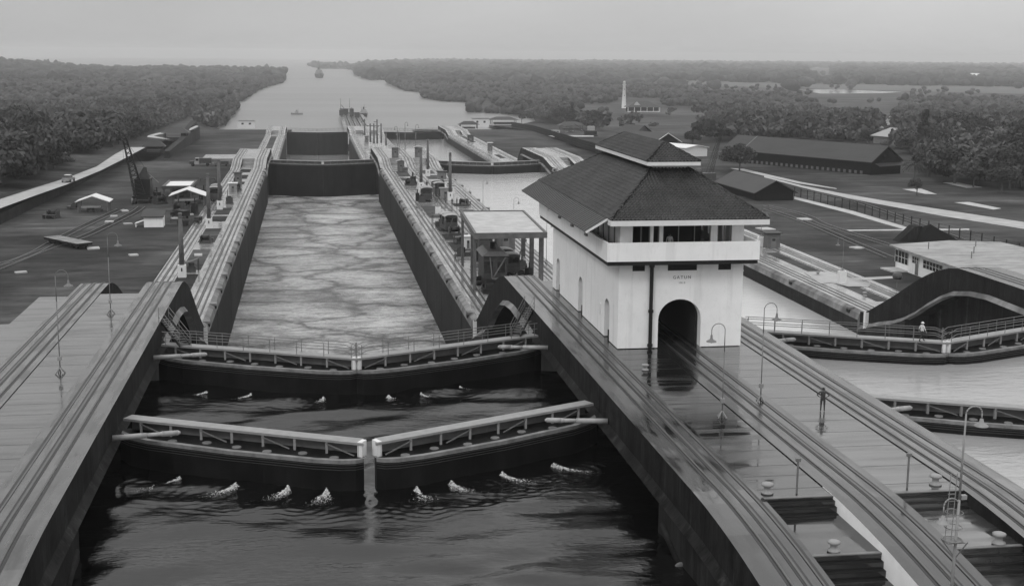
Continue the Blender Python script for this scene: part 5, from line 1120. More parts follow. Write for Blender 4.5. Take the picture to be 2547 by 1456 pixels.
# roads
def ribbon(far,near,z,m='road',name='road',zf=None):
    vs=[];fs=[]
    for a,b_ in zip(far,near): 
        za=z if not zf else None
        vs+=[(*at(a[0],a[1],z),z),(*at(b_[0],b_[1],z),z)]
    for i in range(len(far)-1): k=2*i; fs.append((k,k+1,k+3,k+2))
    q=MB(); q.add(vs,fs); return tag(q.obj(name,m),kind='structure')
ribbon([(-120,528),(0,495),(90,466),(170,441),(240,414),(285,384),(318,366)],[(-120,556),(0,518),(90,485),(165,459),(250,424),(300,399),(362,366)],-6.9)
ribbon([(488,312),(470,320),(420,327),(390,331),(368,337),(366,341)],[(494,314),(474,324),(422,330),(396,334),(382,338),(425,347)],-10.5)
W0=[(-62.3,150),(-62.,251),(-60.,340),(-59,420),(-62,450)]
b=MB(); 
for (xa,ya),(xb,yb) in zip(W0,W0[1:]): b.prism([(xa+1.5,ya),(xb+1.5,yb),(xb,yb),(xa,ya)],-12,-7.9)
tag(b.obj('retaining_wall','wall'),'long dark retaining wall below the pale road on the far left','wall')
b=MB(); vs=[];
for (xa,ya) in W0: vs+=[(xa+.2,ya,-7.95),(xa-14,ya,-6.95)]
b.add(vs,[(2*i,2*i+1,2*i+3,2*i+2) for i in range(len(W0)-1)]); tag(b.obj('ground','grass'),kind='structure')
for lab,pa,pb_ in (('dark slanting embankment wall on the far left lawn',(422,386),(497,333)),('dark wall beyond the slanting embankment, beside the loop of road',(462,338),(490,318))):
    A=at(pa[0],pa[1],-11.);B=at(pb_[0],pb_[1],-16.); b=MB(); b.add([(A[0],A[1],-12),(B[0],B[1],-18),(B[0],B[1],-12.2),(A[0],A[1],-9.6),(A[0]-2,A[1],-12),(B[0]-3,B[1],-18),(B[0]-3,B[1],-12.2),(A[0]-2,A[1],-9.6)],[(0,1,2,3),(7,6,5,4),(3,2,6,7),(0,3,7,4),(1,5,6,2)]); tag(b.obj('retaining_wall','wall'),lab,'wall')
ribbon([(1900,437),(1994,461),(2090,480),(2188,497),(2350,522),(2546,552),(2640,566)],[(1900,441),(1994,466),(2090,489),(2188,508),(2350,538),(2546,569),(2640,588)],-9.93)
ribbon([(1476,337),(1400,336),(1362,337),(1385,343),(1430,355),(1482,365),(1560,390)],[(1476,340),(1410,340),(1378,341),(1400,348),(1435,360),(1482,371),(1560,399)],-17.2)
patch([(1815,418),(1850,420),(1990,452),(2080,468),(2080,470),(1985,456)],-9.98,'road'); patch([(1975,489),(2120,524),(2250,563),(2390,603),(2380,606),(2240,568),(2110,530),(1975,495)],-9.95,'sand'); patch([(2105,571),(2410,568),(2410,572),(2110,574)],-9.9,'sand') 
for lab,pts in (('pale bare rectangle of ground right of the palm tree',[(2343,454),(2380,453),(2444,466),(2402,467)]),('pale sandy strip at the foot of the small young tree',[(2243,470),(2290,469),(2330,483),(2300,482)]),('long pale sandy patch beside the right-hand road',[(2372,503),(2410,502),(2490,518),(2470,521)])):
    z=-9.9; b=MB(); b.sheet([at(px,py,z) for px,py in pts],z); tag(b.obj('bare_patch','sand'),lab,'bare ground')
# ---- fences
def fence(pts,zb,h,label,step=3.,panel=None,m='black',wires=3):
    g=empty('fence',(0,0,0),label,'fence'); P=[Vector((*p,0)) for p in pts]; zb_=zb if callable(zb) else (lambda y:zb); n=0
    wb=MB(); pbd=MB()
    for a,b_ in zip(P,P[1:]):
        L_=(b_-a).length; k=max(1,int(L_/step))
        for i in range(k):
            p=a+(b_-a)*(i/k); q=a+(b_-a)*((i+1)/k); z=zb_(p.y); z2=zb_(q.y)
            if n<100:
                o=MB(); o.box(p.x-.08,p.x+.08,p.y-.08,p.y+.08,z-.2,z+h); o.obj('post',m,g); n+=1
            for w_ in range(wires): t=h*(.35+.6*w_/max(1,wires-1)); wb.bar((p.x,p.y,z+t),(q.x,q.y,z2+t),.035)
            if panel: pbd.add([(p.x,p.y,z-.3),(q.x,q.y,z2-.3),(q.x,q.y,z2+h*panel),(p.x,p.y,z+h*panel),(p.x+.1,p.y+.1,z-.3),(q.x+.1,q.y+.1,z2-.3),(q.x+.1,q.y+.1,z2+h*panel),(p.x+.1,p.y+.1,z+h*panel)],[(0,1,2,3),(7,6,5,4),(3,2,6,7)])
    wb.obj('wires',m,g)
    if panel: pbd.obj('panels','shed',g)
    return g
fence([at(px,py,-10) for px,py in[(1975,487),(2150,531),(2308,575),(2440,608),(2600,652)]],-10,2.1,'long dark post-and-wire fence below the road on the right',3.6)
fence([at(1272,312,-23.5),at(1330,328,-20),at(1434,361,-16.),at(1500,385,-12.5)],lambda y:gE(y)-.2,3.6,'dark boarded fence running back from the roof of the white building towards the water',5,.92)
# ---- long dark warehouse, small dark shed, cottages
def frame_building(name,A,Bv,width,zg,he,hr,label,cat,wallm,roofm,wins=0,over=.6,trim=None,wh=1.0):
    """A near front corner, Bv far front corner; width goes to the right of the line A->Bv turned towards +X"""
    A=Vector((*A,0));B=Vector((*Bv,0));u=(B-A).normalized();n=Vector((u.y,-u.x,0)); 
    if n.x<0:n=-n
    L_=(B-A).length; g=empty(name,(A.x,A.y,zg),label,cat)
    P=lambda a,b_,z:tuple(u*a+n*b_+Vector((0,0,z)))
    b=MB(); W=width
    b.add([P(0,0,0),P(L_,0,0),P(L_,W,0),P(0,W,0),P(0,0,he),P(L_,0,he),P(L_,W,he),P(0,W,he),P(0,W/2,hr-.15),P(L_,W/2,hr-.15)],[(0,1,5,4),(2,3,7,6),(3,0,4,8,7),(1,2,6,9,5)]); b.obj('wall',wallm,g)
    b=MB(); o=over; k=(hr-he)/(W/2)
    for s0,s1 in((-o,W/2),(W+o,W/2)):
        z0=he-k*o; b.add([P(-o,s0,z0),P(L_+o,s0,z0),P(L_+o,s1,hr),P(-o,s1,hr),P(-o,s0,z0-.2),P(L_+o,s0,z0-.2),P(L_+o,s1,hr-.2),P(-o,s1,hr-.2)],[(0,1,2,3),(4,7,6,5),(0,4,5,1),(0,3,7,4),(1,5,6,2)])
    b.obj('roof',roofm,g)
    if trim:
        b=MB()
        for s0 in(-o,W+o): b.bar(P(-o-.05,s0,he-k*o-.1),P(-o-.05,W/2,hr-.1),.12,.3)
        b.obj('barge_board',trim,g)
    for i in range(wins):
        a=3+i*(L_-4)/wins; b=MB(); b.add([P(a,-.05,1.1),P(a+1.0,-.05,1.1),P(a+1.0,-.05,1.1+wh*.9),P(a,-.05,1.1+wh*.9)],[(0,1,2,3)]); b.obj('window','pole',g)
    return g,P,u,n
E0=at(2167,400,-5.9);E1=at(1800,368,-5.9)
g,P_,u_,n_=frame_building('warehouse',E0,E1,13,-11,5.1,9.2,'very long dark warehouse with a plain grey roof and a row of small pale windows','warehouse','shed','shedroof',27)
b=MB(); b.add([P_(-2.,1.5,3.6),P_(-2.,13.5,3.6),P_(0,13.5,4.3),P_(0,1.5,4.3),P_(-2.,1.5,3.45),P_(-2.,13.5,3.45),P_(0,13.5,4.15),P_(0,1.5,4.15)],[(0,1,2,3),(4,7,6,5),(0,4,5,1)]); b.obj('porch_roof','shedroof',g)
b=MB(); b.bar(P_(52,-.6,4.75),P_(52,6.5,9.25),.35,.1,'steelmid'); b.obj('roof_seam',None,g)
F0=at(1880,499,-10);F1=at(1973,498,-10); fm=((F0[0]+F1[0])/2,(F0[1]+F1[1])/2); a0=Vector(at(1928,447,-5.2));a1=Vector(at(1839,425,-5.2)); dr=(a1-a0).normalized()
frame_building('shed',(F0[0],F0[1]),tuple(Vector(F0)+dr*27),9.2,-10,2.3,4.8,'low dark gabled shed just right of the tiled roof of the white building','shed','shed','shedroof',0,.8)
x,y=at(1625,372,-13); frame_building('cottage',(x,y),(x-9,y+17),13,-13,3.2,6.4,'cottage with a dark gabled roof and white barge boards behind the tiled roof','cottage','shed','shedroof',0,1.2,'trim')
x,y=at(1655,360,-14); frame_building('cottage',(x-10,y+14),(x-15,y+24),9,-14,4.5,7.5,'small stepped dark roof peeping above the cottage behind the tiled ridge','cottage','walltone','shedroof',0,1,None)
x,y=at(1705,392,-11); frame_building('cottage',(x,y),(x-6,y+12),10,-11,3.4,4.2,'white flat-topped outbuilding right of the tiled lantern roof','outbuilding','trim','trim',0,.5,None)
x,y=at(2196,306,gE(620)); frame_building('house',(x,y),(x-6,y+22),9,gE(y),4.2,8.6,'small white gable-fronted house among the trees on the right','house','trim','shedroof',0,.8,'trim')
x,y=at(2238,362,-13); frame_building('house',(x,y),(x-5,y+16),20,-13,3.6,6.5,'low house with a pale grey roof among the trees above the warehouse end','house','steelmid','steel',0,1)
x,y=at(2500,345,-12.5); frame_building('house',(x,y),(x-5,y+14),14,-12.5,3.,5.,'low pale roof half hidden by trees at the far right','house','steelmid','pole',0,1)
x,y=at(2420,205,-29); frame_building('house',(x,y),(x-10,y+40),60,-29,10,20,'distant white roof beyond the marsh at far right','house','trim','trim',0,2)
x,y=at(1596,277,-27.); g=empty('bungalow',(x,y,-27.2),'wide hip-roofed bungalow on posts beside the white lighthouse','bungalow')
b=MB(); b.prism([(-14,-5),(14,-5),(14,5),(-14,5)],0,4.6); b.obj('wall','shed',g)
b=MB(); b.add([(-16,-8,4.2),(16,-8,4.2),(16,8,4.2),(-16,8,4.2),(-6,0,9.5),(6,0,9.5)],[(0,1,5,4),(1,2,5),(2,3,4,5),(3,0,4),(0,3,2,1)]); b.obj('roof','shedroof',g)
b=MB(); b.add([(-9,-6,6),(-3,-6,6),(-3,-2,6),(-9,-2,6),(-6,-4,9.4)],[(0,1,4),(1,2,4),(2,3,4),(3,0,4)]); b.obj('roof_vent','steel',g)
for k in range(6): b=MB(); xx=-15+k*6; b.box(xx-.25,xx+.25,-7.6,-7.1,0,4.3); b.obj('veranda_post','trim',g)
b=MB(); b.box(-15,15,-7.7,-5,0,.6); b.obj('veranda_floor','trim',g)
x,y=at(1551,268,-27); g=empty('lighthouse',(x,y,-27.5),'tall slender white tapering lighthouse tower rising above the trees','lighthouse')
b=MB(); b.lathe((0,0,0),[(2.3,0),(1.35,22.5),(1.9,22.9),(1.9,23.4)],16); b.obj('tower','white',g,True)
b=MB(); b.lathe((0,0,23.4),[(1.3,0),(1.3,2),(1.5,2.1),(.9,3.1),(0,3.4)],12); b.obj('lantern','trim',g,True)
b=MB(); b.lathe((0,0,23.35),[(2.2,0),(2.2,.15)],12); 
for k in range(10): t=k*math.pi/5; b.tube((2.15*math.cos(t),2.15*math.sin(t),23.4),(2.15*math.cos(t),2.15*math.sin(t),24.4),.05,.05,4)
b.obj('gallery','steel',g)
b=MB(); 
for z in(6,12,18): b.box(-.25,.25,-2.15+z*.03,-1.6,z,z+1.)
b.obj('window','dark',g)
x,y=at(1000,210,SEA); g=empty('channel_beacon',(x,y,SEA+.6),'small white pyramid beacon on the far right shore of the channel','beacon'); b=MB(); b.add([(-5,-5,0),(5,-5,0),(5,5,0),(-5,5,0),(-.8,-.8,13.5),(.8,-.8,13.5),(.8,.8,13.5),(-.8,.8,13.5)],[(0,1,5,4),(1,2,6,5),(2,3,7,6),(3,0,4,7),(4,5,6,7)]); b.obj('pyramid','trim',g); b=MB(); b.lathe((0,0,13.5),[(.6,0),(.6,1.4),(0,2)],8); b.obj('light','steel',g)
def boxhouse(px,py,z,w_,d_,h_,label,wallm='trim',open_=False,cat='hut'):
    x,y=at(px,py,z); g=empty('hut',(x,y,z),label,cat); b=MB()
    if open_:
        for sx in(-1,1):
            for sy in(-1,1): b.box(sx*w_*.45-.2,sx*w_*.45+.2,sy*d_*.45-.2,sy*d_*.45+.2,0,h_)
        b.obj('posts',wallm,g); b=MB(); b.box(-w_*.35,w_*.35,-d_*.3,d_*.3,0,h_*.45); b.obj('stored_goods','mach',g)
    else: b.box(-w_/2,w_/2,-d_/2,d_/2,0,h_); b.obj('wall',wallm,g)
    b=MB(); b.add([(-w_*.58,-d_*.6,h_),(w_*.58,-d_*.6,h_),(w_*.58,d_*.6,h_),(-w_*.58,d_*.6,h_),(-w_*.25*(open_),-.0,h_+(2.2 if open_ else .4)),(w_*.25*(open_)+.01,.0,h_+(2.2 if open_ else .4))],[(0,1,5,4),(1,2,5),(2,3,4,5),(3,0,4),(0,3,2,1)]); b.obj('roof','shedroof' if open_ else 'steelmid',g)
    if not open_:
        for k in(-1,1): b=MB(); b.box(k*w_*.22-.7,k*w_*.22+.7,-d_/2-.06,-d_/2+.02,h_*.5,h_*.72); b.obj('window','dark',g)
boxhouse(613,319,-26.5,11,6,5.2,'small white two-window hut at the water edge beyond the left lawn'); boxhouse(1194,316,-24.5,11,7,6,'small white square hut at the water edge beyond the right wall')
boxhouse(1165,320,-23.,12,5,2.6,'low dark open shed left of the small white hut on the right bank','mach',True,'shed'); boxhouse(1251,309,-25,19,9,3.2,'open hip-roofed shed on the shore at the start of the boarded fence','mach',True,'shed')
boxhouse(1420,324,-21,14,7,3,'dark low cabin between the shore trees and the scrap machinery','mach',True,'shed'); boxhouse(438,350,-13,10,6,3.4,'dark machine shed beside the loop of road on the far left','mach',True,'shed'); boxhouse(384,378,-11,7,3,2,'dark low trestle below the loop of road','black',True,'trestle')
boxhouse(1381,332,-19,4.5,3,1.8,'small white-topped kiosk beside the boarded fence','trim')
# scrap machinery, second derrick
x,y=at(1468,338,-18); g=empty('scrap_machine',(x,y,gE(y)),'broken-down excavator with a pale cab in the yard behind the boarded fence','machine'); b=MB(); b.box(-3,3,-2,2,1,3); b.box(-3.4,3.4,-2.2,2.2,0,.9); b.obj('body','black',g); b=MB(); b.box(-1.5,2,-1.5,1.5,3,5.2); b.obj('cab','machpale',g); b=MB(); lattice(b,(-2,0,3),(-13,2,5),1,.4,8,.15); b.bar((-2,0,2),(-9,-1,6.5),.3); b.obj('boom','mach',g)
x,y=at(1440,330,-19); g=empty('scrap_heap',(x,y,gE(y)),'tangle of pale girders left of the broken-down excavator','scrap'); b=MB()
for k in range(22): a=random.uniform(-9,9);c=random.uniform(-3,3); b.bar((a,c,random.uniform(.2,1.6)),(a+random.uniform(-4,4),c+random.uniform(-2,2),random.uniform(.2,2.6)),.25,None,'machpale' if k%4==0 else 'mach')
b.obj('girders',None,g)
x,y=at(1762,446,-10); g=empty('derrick',(x,y,-10),'leaning dark lattice jib of a derrick right of the tiled roof','crane'); b=MB(); lattice(b,(0,0,1.2),(3.6,1,13.6),1.4,.5,13,.085); b.bar((3.6,1,13.6),(4.1,1.1,14.4),.3); b.obj('jib','black',g); b=MB(); b.box(-2,1.6,-1.6,1.6,0,1.8); b.lathe((-3,0,0),[(1.1,0),(1.1,2.4),(.8,3),(0,3.2)],12); b.obj('winch_house','mach',g); b=MB(); b.tube((-1.5,0,2),(3.6,1,13.6),.035,.035,4); b.tube((.8,0,1.5),(3.7,1,13.6),.03,.03,4); b.obj('cable','black',g)
# ---- boats
def ship(x,y,L_,B_,H,rz,label,sup=.5,masts=2,kind='ship',hm='hull'):
    g=empty(kind,(x,y,SEA),label,kind,None,rz); n=10; b=MB(); secs=[]
    for i in range(n+1):
        t=i/n; wd=B_/2*min(1,(math.sin(min(t*1.35+.16,1)*math.pi*.5))**.8)*(1 if t<.6 else max(.03,1-((t-.6)/.4)**1.8)); zz=H*(1+.35*abs(t-.45)**1.5*2)
        yy=-L_/2+t*L_; secs.append([(-wd*.75,yy,-.2),(wd*.75,yy,-.2),(wd,yy,zz),(-wd,yy,zz)])
    vs=[v for s in secs for v in s]; fs=[]
    for i in range(n):
        a=4*i;c=a+4; fs+= [(a+1,c+1,c+2,a+2),(a+3,a+2,c+2,c+3),(a,a+3,c+3,c)]
    fs+=[(0,1,2,3)]; b.add(vs,fs); b.obj('hull',hm,g,False)
    b=MB(); b.box(-B_*.36,B_*.36,-L_*.12,L_*.16,H,H+H*sup*1.2); b.box(-B_*.3,B_*.3,-L_*.06,L_*.12,H+H*sup*1.2,H+H*sup*2); b.obj('superstructure','machpale' if kind!='ship' else 'steel',g)
    b=MB(); b.box(-B_*.3,B_*.3,-L_*.125,-L_*.12,H+H*sup*.5,H+H*sup*.9); b.obj('window','glass',g)
    b=MB(); b.tube((0,L_*.0,H+H*sup*1.8),(0,0,H+H*sup*3.2),B_*.1,B_*.09,10); b.obj('funnel','hull',g)
    for k in range(masts): yy=(-.32+.64*k/max(1,masts-1))*L_ if masts>1 else -.1*L_; b=MB(); b.tube((0,yy,H),(0,yy,H*4.2),B_*.03+.05,.06,6); b.bar((-B_*.35,yy,H*3),(B_*.35,yy,H*3),.15); b.tube((0,yy,H*1.8),(B_*.4,yy+3,H*3),.12,.08,5); b.obj('mast','mach',g)
    return g
x,y=at(793,193,SEA); ship(x,y,120,21,8.,R(184),'cargo ship with masts and derricks steaming away in the middle of the channel',.6,3)
x,y=at(738,285,SEA); ship(x,y,11,3.4,1.3,R(80),'small low launch on the open channel left of the approach wall',.7,1,'launch','steel')
x,y=at(900,291,SEA); ship(x+2,y+10,26,7,2.6,R(170),'dark tugboat with a tall mast moored right of the approach wall end',.7,1,'tugboat')
for i,(px,w_,h_) in enumerate([(856,7,4.4),(843,3,4),(871,3,6),(882,4,3.6)]):
    x,y=at(px,284,L3); x=min(max(x,25),41); g=empty('machinery_house',(x,1130-i*18,L3),['boxy dark engine house at the end of the approach wall','small dark house at the left corner of the approach wall end','tall dark drum at the end of the approach wall','low dark engine beside the moored tugboat'][i],'machine house')
    b=MB(); 
    if i==2: b.lathe((0,0,0),[(1.8,0),(1.8,h_),(0,h_+1)],12)
    else: b.box(-w_/2,w_/2,-2,2,0,h_); b.box(-w_/2-.4,w_/2+.4,-2.4,2.4,h_,h_+.3)
    b.obj('body','mach',g)
    if i==0:
        b=MB(); b.tube((-3,0,h_),(-3,0,h_+9),.2,.1,6); b.tube((4.5,0,0),(4.5,0,h_+9),.2,.1,6); b.bar((0,0,h_+.3),(-2.5,0,h_+3.5),.4); b.obj('mast','mach',g)
# ---- car and pole line on the left road
x,y=at(170,452,-6.9); g=empty('parked_car',(x,y,-6.88),'small pale car driving on the left road','car',None,R(-8))
b=MB(); b.add([(-.9,-2.2,.4),(.9,-2.2,.4),(.9,2.2,.4),(-.9,2.2,.4),(-.85,-2.1,1.),(.85,-2.1,1.),(.85,2.1,.95),(-.85,2.1,.95)],[(0,1,5,4),(1,2,6,5),(2,3,7,6),(3,0,4,7),(4,5,6,7)]); b.obj('body','steel',g)
b=MB(); b.add([(-.75,-1.3,.98),(.75,-1.3,.98),(.75,1.1,.98),(-.75,1.1,.98),(-.65,-.9,1.6),(.65,-.9,1.6),(.65,.6,1.6),(-.65,.6,1.6)],[(0,1,5,4),(1,2,6,5),(2,3,7,6),(3,0,4,7)]); b.obj('window','glass',g); b=MB(); b.box(-.66,.66,-.92,.62,1.6,1.66); b.obj('roof','trim',g)
for sx in(-.9,.9):
    for sy in(-1.4,1.4): b=MB(); b.tube((sx-.1,sy,.35),(sx+.1,sy,.35),.35,.35,12); b.obj('wheel','black',g,True)
# mooring chain near the right lower wall and old steelwork on the recess ends
b=MB(); p0=Vector((16.2,50.5,-4.0)); p1=Vector((19.75,54.2,-2.9))
for k in range(34):
    t=k/33; c=p0+(p1-p0)*t+Vector((0,0,-.55*math.sin(math.pi*t))); d=Vector((.07,.07,.02)); s=.09
    pts=[c+Vector((math.cos(a)*.13,math.cos(a)*.12,math.sin(a)*.10*(1 if k%2 else .25))) for a in np.linspace(0,2*math.pi,9)]
    b.path(pts,.035,5)
tag(b.obj('chain','black'),'heavy mooring chain hanging off the central wall at the bottom edge','chain')
for s,xe,lab in((1,WB,'inclined steel pipe with a round flange on the dark face below the central girder'),(-1,WA,'rusty inclined steel piece on the dark face at the lower left')):
    g=empty('inclined_pipe',(xe,62,-3.2),lab,'pipe'); b=MB(); b.tube((-s*.35,8.5,-.3),(-s*.4,4.5,-1.3),.2,.2,12); b.obj('pipe','wallmid',g,True); b=MB(); b.tube((-s*.4,4.5,-1.3),(-s*.41,4.3,-1.35),.36,.36,14); b.tube((-s*.56,-1.4,-.93),(-s*.56,-1.45,-.93),.22,.22,10,'black') if 0 else None; b.obj('flange','pole',g,True); b=MB(); b.box(-.3,.3,-5,-2.6,-2.6,-.6); b.obj('bracket','black',g)
# ================================================================ trees
def ico(sub):
    bm=bmesh.new(); bmesh.ops.create_icosphere(bm,subdivisions=sub,radius=1); v=np.array([x.co[:] for x in bm.verts]); f=np.array([[y.index for y in x.verts] for x in bm.faces]); bm.free(); return v,f
I1=ico(1);I2=ico(2)
def crown(r,h,nclump,leaves,leaf,shape='round',rng=RNG):
    V=[];F=[];cs=[]
    for k in range(nclump):
        if shape=='cone': t=rng.random(); a=rng.random()*6.283; q=(1-t)*r*.95*rng.random()**.4; c=np.array([q*math.cos(a),q*math.sin(a),t*h]); cr=r*(.42-.2*t)
        else:
            d=rng.normal(size=3); d/=np.linalg.norm(d); d[2]=abs(d[2])*1.0-.25; q=rng.random()**.45*.78; c=np.array([d[0]*r*q*rng.uniform(.8,1.25),d[1]*r*q,h*.40+d[2]*h*.5*q]); cr=r*rng.uniform(.2,.42)
        cs.append((c,cr))
    for c,cr in cs:
        d=rng.normal(size=(leaves,3)); d/=np.linalg.norm(d,axis=1)[:,None]; d[:,2]=d[:,2]*.8+.15
        p=c+d*cr*rng.uniform(.6,1.08,(leaves,1)); n=d+rng.normal(size=(leaves,3))*.55; n/=np.linalg.norm(n,axis=1)[:,None]
        u=np.cross(n,rng.normal(size=(leaves,3))); u/=np.linalg.norm(u,axis=1)[:,None]; w_=np.cross(n,u); s=leaf*rng.uniform(.6,1.3,(leaves,1))
        q=np.stack([p-u*s-w_*s*.6,p+u*s-w_*s*.6,p+u*s*.7+w_*s*.7,p-u*s*.8+w_*s*.6],1).reshape(-1,3); b0=len(V) and sum(len(x) for x in V); V.append(q); F.append(np.arange(leaves*4).reshape(-1,4)+(b0 or 0))
    return np.concatenate(V),np.concatenate(F),cs
def npmesh(name,V,F,m,smooth=False):
    me=bpy.data.meshes.new(name); k=F.shape[1]; me.vertices.add(len(V)); me.vertices.foreach_set('co',V.astype(np.float32).ravel()); me.loops.add(F.size); me.loops.foreach_set('vertex_index',F.astype(np.int32).ravel()); me.polygons.add(len(F)); me.polygons.foreach_set('loop_start',np.arange(0,F.size,k,dtype=np.int32)); me.update(calc_edges=True)
    if smooth: me.polygons.foreach_set('use_smooth',[True]*len(F))
    me.materials.append(M[m]); return me
def tree_proto(r,h,ht,shape='round',m='leaf',ncl=30,leaves=130,leaf=.29):
    g=bpy.data.objects.new('broadleaf_tree' if shape=='round' else 'conical_tree',None); COL.objects.link(g); g.empty_display_size=.5
    V,F,cs=crown(r,h,ncl,leaves,leaf,shape); V=V+np.array([0,0,ht*.75]); o=bpy.data.objects.new('crown',npmesh('crown',V,F,m)); COL.objects.link(o); o.parent=g
    b=MB(); b.tube((0,0,-.5),(.1,0,ht),.28,.2,7); 
    for c,cr in cs[:9]: p=Vector(c)+Vector((0,0,ht*.75)); b.tube((.1,0,ht*.8),p,.13,.04,5)
    b.obj('trunk','bark',g); return g
PR=[tree_proto(4.6,7,3.2),tree_proto(5.4,6,3.6,'round','leafdark'),tree_proto(3.6,6.5,3,'round','leaf',24),tree_proto(5.2,8,3.6,'round','leafdark',36),tree_proto(3.2,10,2.2,'cone','leafdark',30,110,.27),tree_proto(4.4,5.5,2.6,'round','leafpale',26)]
used=[False]*6
def place_tree(k,x,y,z,s,label,group=None,rz=None):
    rz=random.random()*6.28 if rz is None else rz; sc=(s*random.uniform(.9,1.15),s*random.uniform(.9,1.15),s*random.uniform(.85,1.15))
    if not used[k]: g=PR[k]; used[k]=True; g.location=(x,y,z); g.rotation_euler=(0,0,rz); g.scale=sc; g['label']=label; 
    else: g=dup(PR[k],(x,y,z),rz,label,None,sc)
    g['category']='tree'
    if group: g['group']=group
    elif 'group' in g: del g['group']
    return g
# single trees
for px,py,z,k,s,lab in [(1838,432,-10.8,1,.95,'round dark tree in front of the long warehouse'),(2279,486,-9.9,2,.52,'small young tree in the pale sandy strip below the palm'),(2490,478,-10,1,.85,'wide dark tree at the right edge of the lawn'),(2510,415,-10.5,3,1.25,'big dark tree above the wide tree at the right edge'),(1722,372,-12.5,3,.75,'dark bushy tree right of the lantern roof'),(1297,305,-24,2,.75,'lone small tree on the shore beside the open hip-roofed shed'),(1395,312,-23,3,1.15,'dark round tree at the water end of the right shore'),(1422,312,-23,4,1.15,'tall dark tree second from the water on the right shore'),(1480,322,-20,3,1.2,'broad dark tree above the broken-down excavator'),(2420,468,-10.2,0,.9,'mid-grey bushy tree left of the wide tree at the right edge')]:
    x,y=at(px,py,z); place_tree(k,x,y,z,s,lab)
# palm
x,y=at(2271,462,-10); g=empty('palm_tree',(x,y,-10),'ragged palm tree at the right-hand end of the dark warehouse','palm')
b=MB(); b.tube((0,0,0),(.3,0,5.6),.22,.16,8); b.obj('trunk','bark',g,True)
b=MB()
for k in range(22):
    a=random.random()*6.28; el=random.uniform(-.1,1.1); p=Vector((.3,0,5.6)); d=Vector((math.cos(a)*math.cos(el),math.sin(a)*math.cos(el),math.sin(el))); prev=p
    for j in range(7):
        d=(d+Vector((0,0,-.2))).normalized(); q=prev+d*.55; sdv=d.cross(Vector((0,0,1))).normalized()*.5*(1-.1*j)
        b.add([prev,q,q+sdv+Vector((0,0,-.3)),prev+sdv*.3,q-sdv+Vector((0,0,-.3))],[(0,1,2,3),(0,4,1)]); prev=q
b.obj('fronds','leafdark',g)
def proj(x,y,z):
    z-=CAMZ; a=x*math.cos(YAW)-y*math.sin(YAW); f=x*math.sin(YAW)+y*math.cos(YAW); d=f*math.cos(PIT)-z*math.sin(PIT); u=f*math.sin(PIT)+z*math.cos(PIT)
    if d<1: return -9999,-9999
    a=FPX*a/d;b_=-FPX*u/d; return CX+a*math.cos(ROLL)-b_*math.sin(ROLL),CY+a*math.sin(ROLL)+b_*math.cos(ROLL)
def inpoly(x,y,P):
    c=False;n=len(P)
    for i in range(n):
        (x1,y1),(x2,y2)=P[i],P[i-1]
        if (y1>y)!=(y2>y) and x<(x2-x1)*(y-y1)/(y2-y1)+x1: c=not c
    return c
WL=[(-400,590),(-100,505),(0,482),(130,438),(190,405),(300,358),(380,331),(440,305),(485,290),(500,316),(541,320),(560,330)]
EL=[(1219,250),(1303,300),(1340,300),(1400,309),(1480,325),(1560,335),(1700,352),(1790,352),(1960,352),(2150,362),(2235,385),(2290,425),(2330,455),(2400,462),(2546,470),(2900,500)]
CLR=[[(1330,196),(1640,207),(1800,214),(1970,219),(2240,226),(2700,236),(2700,218),(2000,208),(1700,200),(1350,194)],[(1425,256),(1545,259),(1545,284),(1640,285),(1650,262),(1770,262),(1765,292),(1660,300),(1560,286),(1430,270)],[(1960,221),(2250,228),(2250,262),(2060,262),(2000,235)],
     [(60,285),(120,275),(135,292),(75,300)],[(100,345),(150,340),(205,400),(185,425),(120,400)],[(2170,285),(2230,285),(2230,312),(2170,312)],[(2225,345),(2290,345),(2290,368),(2225,368)],[(1620,300),(1740,300),(1760,345),(1640,352)],[(470,250),(515,250),(495,300),(460,320)],[(1530,240),(1650,244),(1662,300),(1530,292)],[(2000,150+20),(2060,168),(2090,186),(2040,190)],[(2200,330),(2290,330),(2300,352),(2210,352)]]
def okpt(x,y,z):
    px,py=proj(x,y,z)
    if px<-260 or px>2860: return None
    if x<0:
        if py>np.interp(px,[a for a,_ in WL],[b for _,b in WL]): return None
        if y>940 and x>shoreW(y)-3: return None
        if y>3800: return None
    else:
        if px<1219 and y<900: return None
        if py>np.interp(px,[a for a,_ in EL],[b for _,b in EL]): return None
        if y>=850 and not inpoly(x,y,EASTLAND): return None
    top=proj(x,y,z+(11 if y<1500 else 14))[1]
    for ci,c in enumerate(CLR):
        if (inpoly(px,py,c) or (ci in(0,1,2,5,6,9,10) and (inpoly(px,top,c) or inpoly(px,(top+py)/2,c)))) and random.random()<.985: return None
    return px,py
def sample(r0,r1,n,side):
    out=[];tries=0
    while len(out)<n and tries<n*60:
        tries+=1; r=math.sqrt(random.uniform(r0*r0,r1*r1)); a=random.uniform(YAW-.42,YAW+.42); x,y=r*math.sin(a),r*math.cos(a)
        if (x<0)!=(side<0): continue
        z=(gW(x,y) if y<3900 else -29) if x<0 else gE(y)
        if x<0 and x>-62 and y<960: continue
        if x>0 and x<119 and y<960: continue
        if okpt(x,y,z): out.append((x,y,z))
    return out
for side,n,r1,lab,grp in ((-1,135,640,'broad-leaved tree in the dense wood on the left beyond the pale road','trees of the left-hand wood'),(1,125,640,'broad-leaved tree in the thick belt of trees behind the long dark warehouse','trees behind the warehouse')):
    for x,y,z in sample(250,r1,n,side): place_tree(random.choice([0,1,1,2,3,3,5,4] if side>0 else [0,1,1,2,3,5]),x,y,z-.3,random.choice([.6,.8,.95,1.1,1.25,1.5]),lab,grp)
